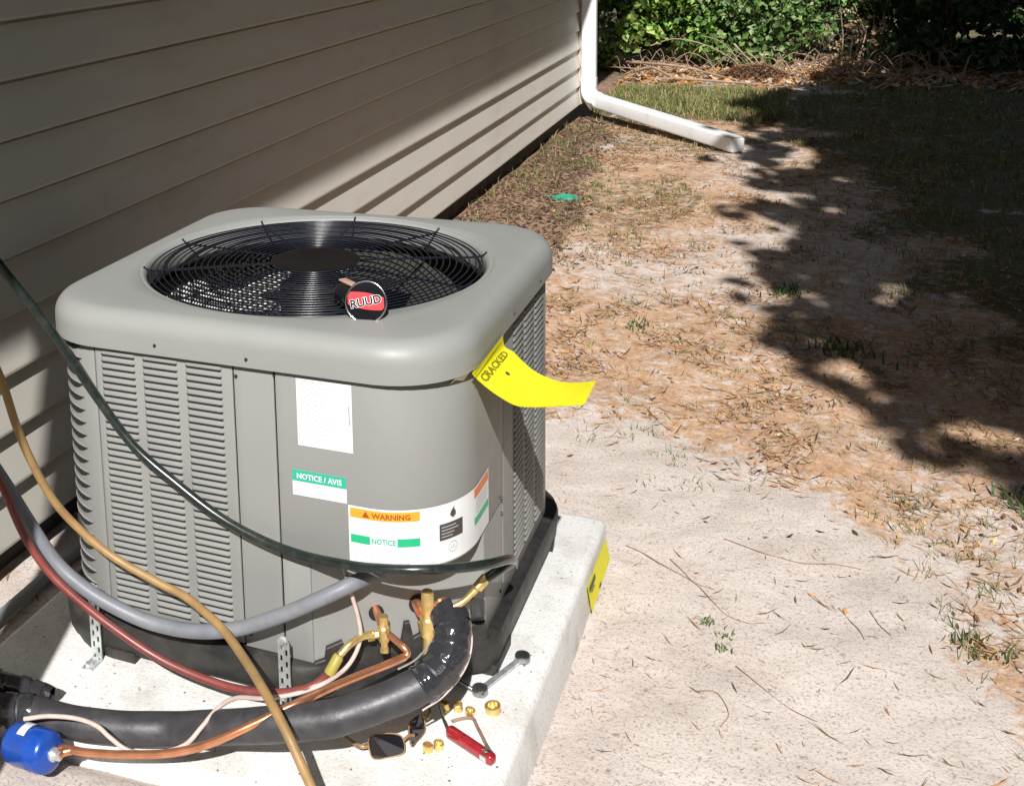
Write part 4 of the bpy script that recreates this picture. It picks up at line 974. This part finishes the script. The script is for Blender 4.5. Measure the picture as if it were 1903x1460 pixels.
V1, c1 = scatter(7000, (-.7, .1), (.6, 6.0), lambda x, y: mulch_mask(x, y), .010, .026, .6, MC, .004, .5)
tag(fast('bark_mulch', V1, 4, M['litter'], c1), 'fine dark brown bark mulch along the foot of the wall', None, None, 'stuff')

def grass_tufts(cent, nb, hmin, hmax, spread, pal, wd=.0028):
    P = []; Cc = []
    for (x, y, f) in cent:
        k = int(nb * f) + 3
        bx_ = x + RS.randn(k) * spread; by_ = y + RS.randn(k) * spread; bz = gz(bx_, by_) - .002
        a = RS.rand(k) * 6.28; ln = RS.uniform(hmin, hmax, k) * (.6 + .6 * f); lean = RS.uniform(.2, 1.1, k); w2 = wd * (1 + .08 * max(0, y))
        dx, dy = np.cos(a) * lean, np.sin(a) * lean; px, py = -np.sin(a) * w2 / 2, np.cos(a) * w2 / 2
        m_ = np.stack([bx_ + dx * ln * .4, by_ + dy * ln * .4, bz + ln * .55], 1); tp = np.stack([bx_ + dx * ln, by_ + dy * ln, bz + ln * .75], 1); b0 = np.stack([bx_, by_, bz], 1); pp = np.stack([px, py, 0 * px], 1)
        q = np.stack([b0 - pp, b0 + pp, m_ + pp * .8, m_ - pp * .8, m_ - pp * .8, m_ + pp * .8, tp + pp * .15, tp - pp * .15], 1)
        P.append(q.reshape(-1, 3)); c = pal[RS.randint(0, len(pal), k)] * RS.uniform(.7, 1.3, (k, 1)); Cc.append(np.repeat(np.concatenate([c, np.ones((k, 1))], 1), 8, 0))
    return np.concatenate(P), np.concatenate(Cc)
GC = np.array([(.12, .18, .04), (.18, .23, .06), (.27, .27, .11), (.38, .31, .16), (.08, .12, .03), (.40, .29, .16)])
cents = []
x = RS.uniform(-.7, 3.0, 9000); y = RS.uniform(1.0, 7.6, 9000); g = green_shade_mask(x, y)
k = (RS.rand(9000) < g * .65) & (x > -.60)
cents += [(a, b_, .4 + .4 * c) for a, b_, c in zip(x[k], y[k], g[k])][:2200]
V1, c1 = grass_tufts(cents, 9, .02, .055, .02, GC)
x = RS.uniform(-.62, .55, 1500); y = RS.uniform(5.85, 7.35, 1500)
V2, c2 = grass_tufts([(a, b_, .9) for a, b_ in zip(x, y) if b_ > 6.15 - .9 * max(0, a) * .2 and a > -.62][:800], 8, .03, .075, .03, GC * 1.15, .0026)
x = RS.uniform(1.0, 1.6, 130); y = RS.uniform(-.2, 1.2, 130); kk = litter_mask(x, y) > .3
V3, c3 = grass_tufts([(a, b_, .5) for a, b_ in zip(x[kk], y[kk])], 9, .015, .05, .014, np.array([(.20, .22, .08), (.36, .26, .12), (.14, .19, .05), (.42, .32, .18)]), .0018)
x = RS.uniform(.1, 1.3, 260); y = RS.uniform(.8, 4.0, 260)
V4, c4 = grass_tufts([(a, b_, .4) for a, b_ in zip(x, y)], 8, .015, .045, .016, np.array([(.20, .23, .08), (.34, .27, .12), (.14, .20, .05)]), .002)
x = RS.uniform(-.7, -.5, 90); y = RS.uniform(2.2, 5.9, 90)
V5, c5 = grass_tufts([(a, b_, .4) for a, b_ in zip(x, y)], 6, .03, .09, .01, GC * 1.2, .002)
tag(fast('grass', np.concatenate([V1, V2, V3, V4, V5]), 4, M['grass'], np.concatenate([c1, c2, c3, c4, c5])), 'thin patchy green grass growing through the sand', None, None, 'stuff')
WC = np.array([(.09, .15, .04), (.13, .19, .06), (.06, .11, .03), (.20, .20, .09)])
for (x_, y_, s, lb) in ((1.335, 1.01, 1.0, 'bright green weed clump at the right edge of the photo'), (.745, 2.46, .9, 'dark green weed clump at the upper edge of the tree shadow'), (.935, 1.90, 1.2, 'widest green weed clump where the tree shadow narrows'),
                        (.70, .245, .12, 'tiny green seedling on bare sand by the root'), (.735, .215, .10, 'second tiny green seedling on bare sand below the root'), (.735, .165, .08, 'smallest green sprout lowest on the bare sand'), (.31, 1.93, .5, 'small green weed just behind the unit in the orange leaves'), (1.16, .33, .5, 'green weed among dry grass at the right side')):
    t = empty('weed', (x_, y_, float(gz(x_, y_))), lb, 'weed', 'small green weeds')
    Vw, cw = grass_tufts([(x_, y_, 1.0)], int(60 * s) + 5, .006 + .012 * s, .016 + .028 * s, .006 + .034 * s, WC * (1.3 if s < .45 else .8), .003 + .003 * s)
    fast('leaves', Vw, 4, M['grass'], cw, t)

# ================================================================== VEGETATION
def leaf_cloud(centres, radii, per, size, pal, flat=.0, up=.35):
    P = []; Cc = []
    for c, r, k in zip(centres, radii, per):
        d = RS.randn(k, 3); d /= np.linalg.norm(d, axis=1)[:, None]; rr = RS.rand(k) ** .45
        p = np.array(c) + d * np.array(r) * rr[:, None]
        nrm = RS.randn(k, 3) * .8 + d * .5 + np.array((0, -.25, up)); nrm /= np.linalg.norm(nrm, axis=1)[:, None]
        t = np.cross(nrm, RS.randn(k, 3)); t /= np.linalg.norm(t, axis=1)[:, None]; b = np.cross(nrm, t)
        s = size * RS.uniform(.55, 1.2, k)[:, None]
        tip = p + t * s * .6 - nrm * s * .10; base = p - t * s * .45; l_ = p + b * s * .36 + nrm * s * .08; r_ = p - b * s * .36 + nrm * s * .08
        P.append(np.stack([base, l_, tip, base, tip, r_], 1).reshape(-1, 3))
        cc = pal[RS.randint(0, len(pal), k)] * RS.uniform(.7, 1.3, (k, 1)) * RS.uniform(.85, 1.15); Cc.append(np.repeat(np.concatenate([np.clip(cc, 0, 1), np.ones((k, 1))], 1), 6, 0))
    return np.concatenate(P), np.concatenate(Cc)
PB = np.array([(.17, .33, .05), (.28, .44, .08), (.07, .14, .03), (.38, .50, .14), (.04, .09, .02)])
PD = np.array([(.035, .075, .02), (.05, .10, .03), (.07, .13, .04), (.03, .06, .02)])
PM = np.array([(.12, .24, .06), (.20, .34, .09), (.05, .10, .03), (.32, .40, .18)])
def shrub(x_, y_, rx, ry, h, nleaf, size, pal, label, clumps=16, z0=.12, stems=7, cat='shrub', group='undergrowth behind the yard', name='shrub'):
    zg = float(gz(x_, y_)); t = empty(name, (x_, y_, zg), label, cat, group)
    cs = []; rs = []; ks = []
    for i in range(clumps):
        a = RS.rand() * 6.28; q = RS.rand() ** .5; zc = z0 + (h - z0) * RS.rand()
        cs.append((x_ + rx * q * math.cos(a), y_ + ry * q * math.sin(a), zg + zc)); s_ = RS.uniform(.12, .26); rs.append((s_ * 1.1, s_, s_ * .8)); ks.append(nleaf // clumps)
    V, c = leaf_cloud(cs, rs, ks, size, pal); V[:, 2] = np.maximum(V[:, 2], zg + .01)
    fast('foliage', V, 3, M['leaf'], c, t)
    parts = []
    for i in range(stems):
        a = RS.rand() * 6.28; ex = cs[RS.randint(len(cs))]; p0 = np.array((x_ + .1 * math.cos(a), y_ + .1 * math.sin(a), zg - .02)); mid = (p0 + np.array(ex)) / 2 + RS.randn(3) * .06
        parts.append(sweep(catmull([p0, mid, ex], 4), circ(.008, 5), lambda u: 1.2 - .8 * u))
    V, F = join_raw(parts); mk('stem', V, F, M['bark'], t, smooth=True)
shr = [(-.95, 8.75, .35, .35, 1.5, 2600, .085, PB, 'bright green broad leaved bush just right of the downspout'),
       (-.35, 9.05, .40, .35, 1.5, 3000, .075, PB, 'bright green bush with large hanging leaves above the fallen branches'),
       (.15, 9.05, .42, .35, 1.5, 3200, .065, PM, 'mid green bush with arching leaf sprays behind the leaf pile'),
       (.65, 9.15, .40, .35, 1.5, 3200, .055, PM, 'finer leaved sunlit bush left of the pale dead stalks'),
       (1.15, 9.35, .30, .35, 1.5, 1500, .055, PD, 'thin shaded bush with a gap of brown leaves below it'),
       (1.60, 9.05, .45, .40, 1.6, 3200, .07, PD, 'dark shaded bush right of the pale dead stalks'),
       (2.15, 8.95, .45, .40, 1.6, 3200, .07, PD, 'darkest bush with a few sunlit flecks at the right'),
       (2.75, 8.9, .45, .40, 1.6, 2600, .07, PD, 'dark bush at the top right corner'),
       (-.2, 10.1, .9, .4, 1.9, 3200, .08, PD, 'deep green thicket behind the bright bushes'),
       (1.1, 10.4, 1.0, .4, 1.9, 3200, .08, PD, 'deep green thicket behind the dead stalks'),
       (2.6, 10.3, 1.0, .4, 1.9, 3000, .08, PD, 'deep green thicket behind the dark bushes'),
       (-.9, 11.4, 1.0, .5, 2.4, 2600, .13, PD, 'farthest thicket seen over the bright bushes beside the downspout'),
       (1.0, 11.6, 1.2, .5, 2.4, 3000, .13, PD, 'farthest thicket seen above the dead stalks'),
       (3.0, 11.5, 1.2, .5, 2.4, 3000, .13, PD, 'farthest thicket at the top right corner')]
for a in shr: shrub(a[0], a[1] - .38, *a[2:8], a[8], clumps=30, z0=.02)
# pale dead stalks standing in the middle
t = empty('dead_stalks', (1.05, 8.75, float(gz(1.05, 8.75))), 'pale dry stalks with withered leaves standing between the green bushes', 'dead plant')
for i in range(22):
    x_ = 1.05 + RS.randn() * .14; y_ = 8.75 + RS.randn() * .12; zg = float(gz(x_, y_)); hh = RS.uniform(.15, .5)
    V, F = sweep([(x_, y_, zg - .01), (x_ + RS.randn() * .03, y_, zg + hh * .5), (x_ + RS.randn() * .07, y_ + RS.randn() * .05, zg + hh)], circ(.006, 5), lambda u: 1.2 - .7 * u)
    mk('stalk', V, F, M['deadwood'], t)
V, c = leaf_cloud([(1.05 + RS.randn() * .14, 8.72 + RS.randn() * .1, float(gz(1, 8.7)) + RS.uniform(.08, .45)) for i in range(20)], [(.06, .06, .06)] * 20, [12] * 20, .045, np.array([(.45, .33, .21), (.38, .26, .15), (.55, .42, .28)]))
fast('withered_leaves', V, 3, M['litter'], c, t)
# brown brush pile
t = empty('brush_pile', (.28, 8.0, float(gz(.28, 8))), 'low heap of reddish brown pine straw in front of the bushes', 'brush pile')
V = []; K = 2600
for i in range(K):
    a = RS.rand() * 6.28; q = RS.rand() ** .6; px = .28 + .30 * q * math.cos(a); py = 8.0 + .13 * q * math.sin(a); pz = float(gz(px, py)) + .10 * (1 - q * q) * RS.uniform(.6, 1.1)
    b = RS.rand() * 6.28; L_ = RS.uniform(.05, .14); d = np.array((math.cos(b), math.sin(b), RS.uniform(-.3, .5))) * L_ / 2; w_ = np.array((-math.sin(b), math.cos(b), .3)) * .003; c0 = np.array((px, py, pz))
    V += [c0 - d - w_, c0 - d + w_, c0 + d + w_, c0 + d - w_]
cc = np.repeat(np.concatenate([np.array([(.34, .21, .13)]) * RS.uniform(.5, 1.5, (K, 1)), np.ones((K, 1))], 1), 4, 0)
fast('straw', np.array(V), 4, M['litter'], cc, t)
# tangled brushwood along the foot of the bushes
pp_ = []
for i in range(150):
    x_ = RS.uniform(-.85, 1.9); y_ = RS.uniform(8.0, 8.75); zg = float(gz(x_, y_)); b = RS.rand() * 6.28; L_ = RS.uniform(.15, .5); hh = RS.uniform(.02, .22)
    d = np.array((math.cos(b), math.sin(b) * .5, 0)) * L_
    pp_.append(sweep(catmull([np.array((x_, y_, zg + .01)), np.array((x_, y_, zg + hh)) + d * .5 + RS.randn(3) * .02, np.array((x_, y_, zg + RS.uniform(.0, .12))) + d], 3), circ(RS.uniform(.0025, .006), 4), lambda u: 1.1 - .6 * u))
V, F = join_raw(pp_); tag(mk('brushwood', V, F, M['deadwood']), 'tangle of dry brushwood and vines at the foot of the bushes', None, None, 'stuff')
# fallen branches
br = [([(-.75, 8.25, .10), (-.50, 8.05, .10), (-.25, 7.95, .09), (.05, 7.85, .04), (.25, 7.75, .01)], .011, 'thick bleached branch slanting down through the leaf pile'),
      ([(-.55, 8.25, .22), (-.35, 8.20, .28), (-.10, 8.15, .24), (.12, 8.1, .12), (.20, 8.0, .02)], .005, 'arched thin dead branch over the leaves'),
      ([(.10, 8.25, .24), (.20, 8.15, .15), (.32, 8.0, .07), (.42, 7.9, .02)], .007, 'straight dead branch leaning down towards the straw heap'),
      ([(-.45, 7.75, .02), (-.20, 7.68, .035), (.10, 7.62, .03), (.35, 7.60, .015)], .012, 'bleached branch lying flat at the edge of the grass'),
      ([(-.62, 8.0, .05), (-.48, 7.9, .09), (-.35, 7.78, .05), (-.22, 7.7, .02)], .014, 'short pale log beside the downspout shadow'),
      ([(-.15, 8.3, .30), (.0, 8.2, .26), (.12, 8.1, .16), (.2, 8.05, .06)], .004, 'thin grey twig branch crossing the green leaves')]
for pts, r, lb in br:
    tag(tube('fallen_branch', [(a, b, float(gz(a, b)) + c) for a, b, c in pts], r, M['deadwood'], k=8, n=6, scale=lambda u: 1.15 - .7 * u), lb, 'branch', 'fallen branches by the bushes')

# trees right of the frame: they shade the right part of the yard
SD = np.array((-0.30, 1.0, -0.936))
def shade_edge(y): return np.interp(y, [-7, .2, .9, 1.2, 1.6, 1.9, 2.4, 3.2, 4.2, 5.2, 6.0, 6.8, 7.4, 9.0], [1.9, 1.9, 1.60, 1.34, 1.10, .93, .86, .74, .66, .56, .50, .42, .62, 1.05])
TC = np.array([(.04, .08, .02), (.06, .11, .03), (.05, .09, .025)])
def shade_tree(name, label, y0, y1, seed, base, nl):
    t = empty(name, (base[0], base[1], -.1), label, 'tree', 'trees shading the yard')
    n = nl * 3; y = RS.uniform(y0, y1, n); x = RS.uniform(.2, 4.4 if y0 > 0 else 7.0, n)
    e = shade_edge(y) + .30 * (fbm(x * 1.9 + seed, y * 1.9) - .5) + .22 * (fbm(x * 6 + seed, y * 5) - .5)
    m = (x - e) + .06; pr = np.where((m > -.75) & (m <= -.2) & (y > 4.7) & (y < 5.7), .16, 0) + np.where(m > .28, 1.0, np.clip((m + .22) / .50, 0, 1) ** 1.4)
    clump = fbm(x * 5.5 + 7, y * 4.5 + seed, 3); pr = pr * np.where(m > .34, sstep(-.05, .12, clump), sstep(.34, .48, clump))
    k = RS.rand(n) < pr; x, y = x[k][:nl], y[k][:nl]; hgt = 3.3 + 2.4 * fbm(x * .9 + seed, y * .9) + RS.uniform(-.5, .5, len(x))
    P = np.stack([x, y, np.full(len(x), -.09)], 1) - SD * (hgt / .936)[:, None]
    k = len(P); nrm = -SD / np.linalg.norm(SD) + RS.randn(k, 3) * .45; nrm /= np.linalg.norm(nrm, axis=1)[:, None]
    a = np.cross(nrm, RS.randn(k, 3)); a /= np.linalg.norm(a, axis=1)[:, None]; b = np.cross(nrm, a); s = RS.uniform(.09, .17, k)[:, None]
    V = np.stack([P - a * s * .6, P + b * s * .4, P + a * s * .6, P - b * s * .4], 1).reshape(-1, 3)
    c = np.repeat(np.concatenate([TC[RS.randint(0, 3, k)], np.ones((k, 1))], 1), 4, 0)
    fast('crown', V, 4, M['leaf'], c, t)
    cx, cy, cz = P.mean(0)
    tube('trunk', [(base[0], base[1], -.15), (base[0] + .05, base[1], 1.2), (base[0] - .05, base[1] + .05, 2.4), ((base[0] + cx) / 2, (base[1] + cy) / 2, 3.4), (cx, cy, cz)], .13, M['bark'], t, k=12, n=6, scale=lambda u: 1.2 - .85 * u)
    for i in range(9):
        q = P[RS.randint(k)]; a_ = np.array((base[0] + (cx - base[0]) * .4, base[1] + (cy - base[1]) * .4, 2.9))
        tube('limb', [a_, (a_ + q) / 2 + RS.randn(3) * .15, q], .04, M['bark'], t, k=6, n=5, scale=lambda u: 1.1 - .85 * u)
shade_tree('oak_tree', 'unseen tree added behind the photographer to shade the lawn outside the picture', -7.0, 1.2, 5.0, (4.6, -6.0), 9000)  # added out of view to keep the unseen lawn from bouncing light
shade_tree('oak_tree', 'tree right of the view whose leaves shade the near part of the yard', .9, 3.8, 1.0, (4.0, -1.6), 11000)
shade_tree('oak_tree', 'tree right of the view whose leaves shade the middle of the yard', 3.5, 6.7, 2.0, (4.3, 1.2), 12000)
shade_tree('oak_tree', 'tree right of the view whose leaves shade the far bushes', 6.4, 10.8, 3.0, (4.2, 4.6), 13000)

# unseen tall trees added to close off low sky light round the yard
def far_tree(x_, y_, h, r, label):
    t = empty('sky_block_tree', (x_, y_, -.1), label, 'tree', 'added tall trees blocking low sky')
    cs = []; rs = []
    for i in range(26):
        a = RS.rand() * 6.28; q = RS.rand() ** .5 * r; zc = h * (.22 + .75 * RS.rand()); cs.append((x_ + q * math.cos(a), y_ + q * math.sin(a), zc)); rs.append((1.1, 1.1, .8))
    V, c = leaf_cloud(cs, rs, [85] * 26, .55, PD); fast('crown', V, 3, M['leaf'], c, t)
    tube('trunk', [(x_, y_, -.2), (x_ + .1, y_, h * .5), (x_, y_ + .1, h * .95)], .2, M['bark'], t, k=10, n=5, scale=lambda u: 1.2 - .9 * u)
for (x_, y_, h, r, lb) in ((8.5, -7, 9, 2.2, 'added tall tree right of and behind the photographer'), (9, -2.5, 10, 2.2, 'added tall tree straight right of the photographer'), (9.5, 2, 10, 2.2, 'added tall tree right of the unit outside the view'),
                           (9, 6.5, 10, 2.2, 'added tall tree right of the downspout outside the view'), (7.5, 11, 9, 2.2, 'added tall tree at the far right beyond the bushes'), (4, 14, 8, 2.4, 'added tall tree behind the dark bushes'),
                           (0, 15, 8, 2.4, 'added tall tree behind the bright bushes'), (5, -13, 8, 2.2, 'added tall tree far behind the photographer on the right'), (0, -14, 8, 2.2, 'added tall tree far behind the photographer')):
    far_tree(x_, y_, h, r, lb)
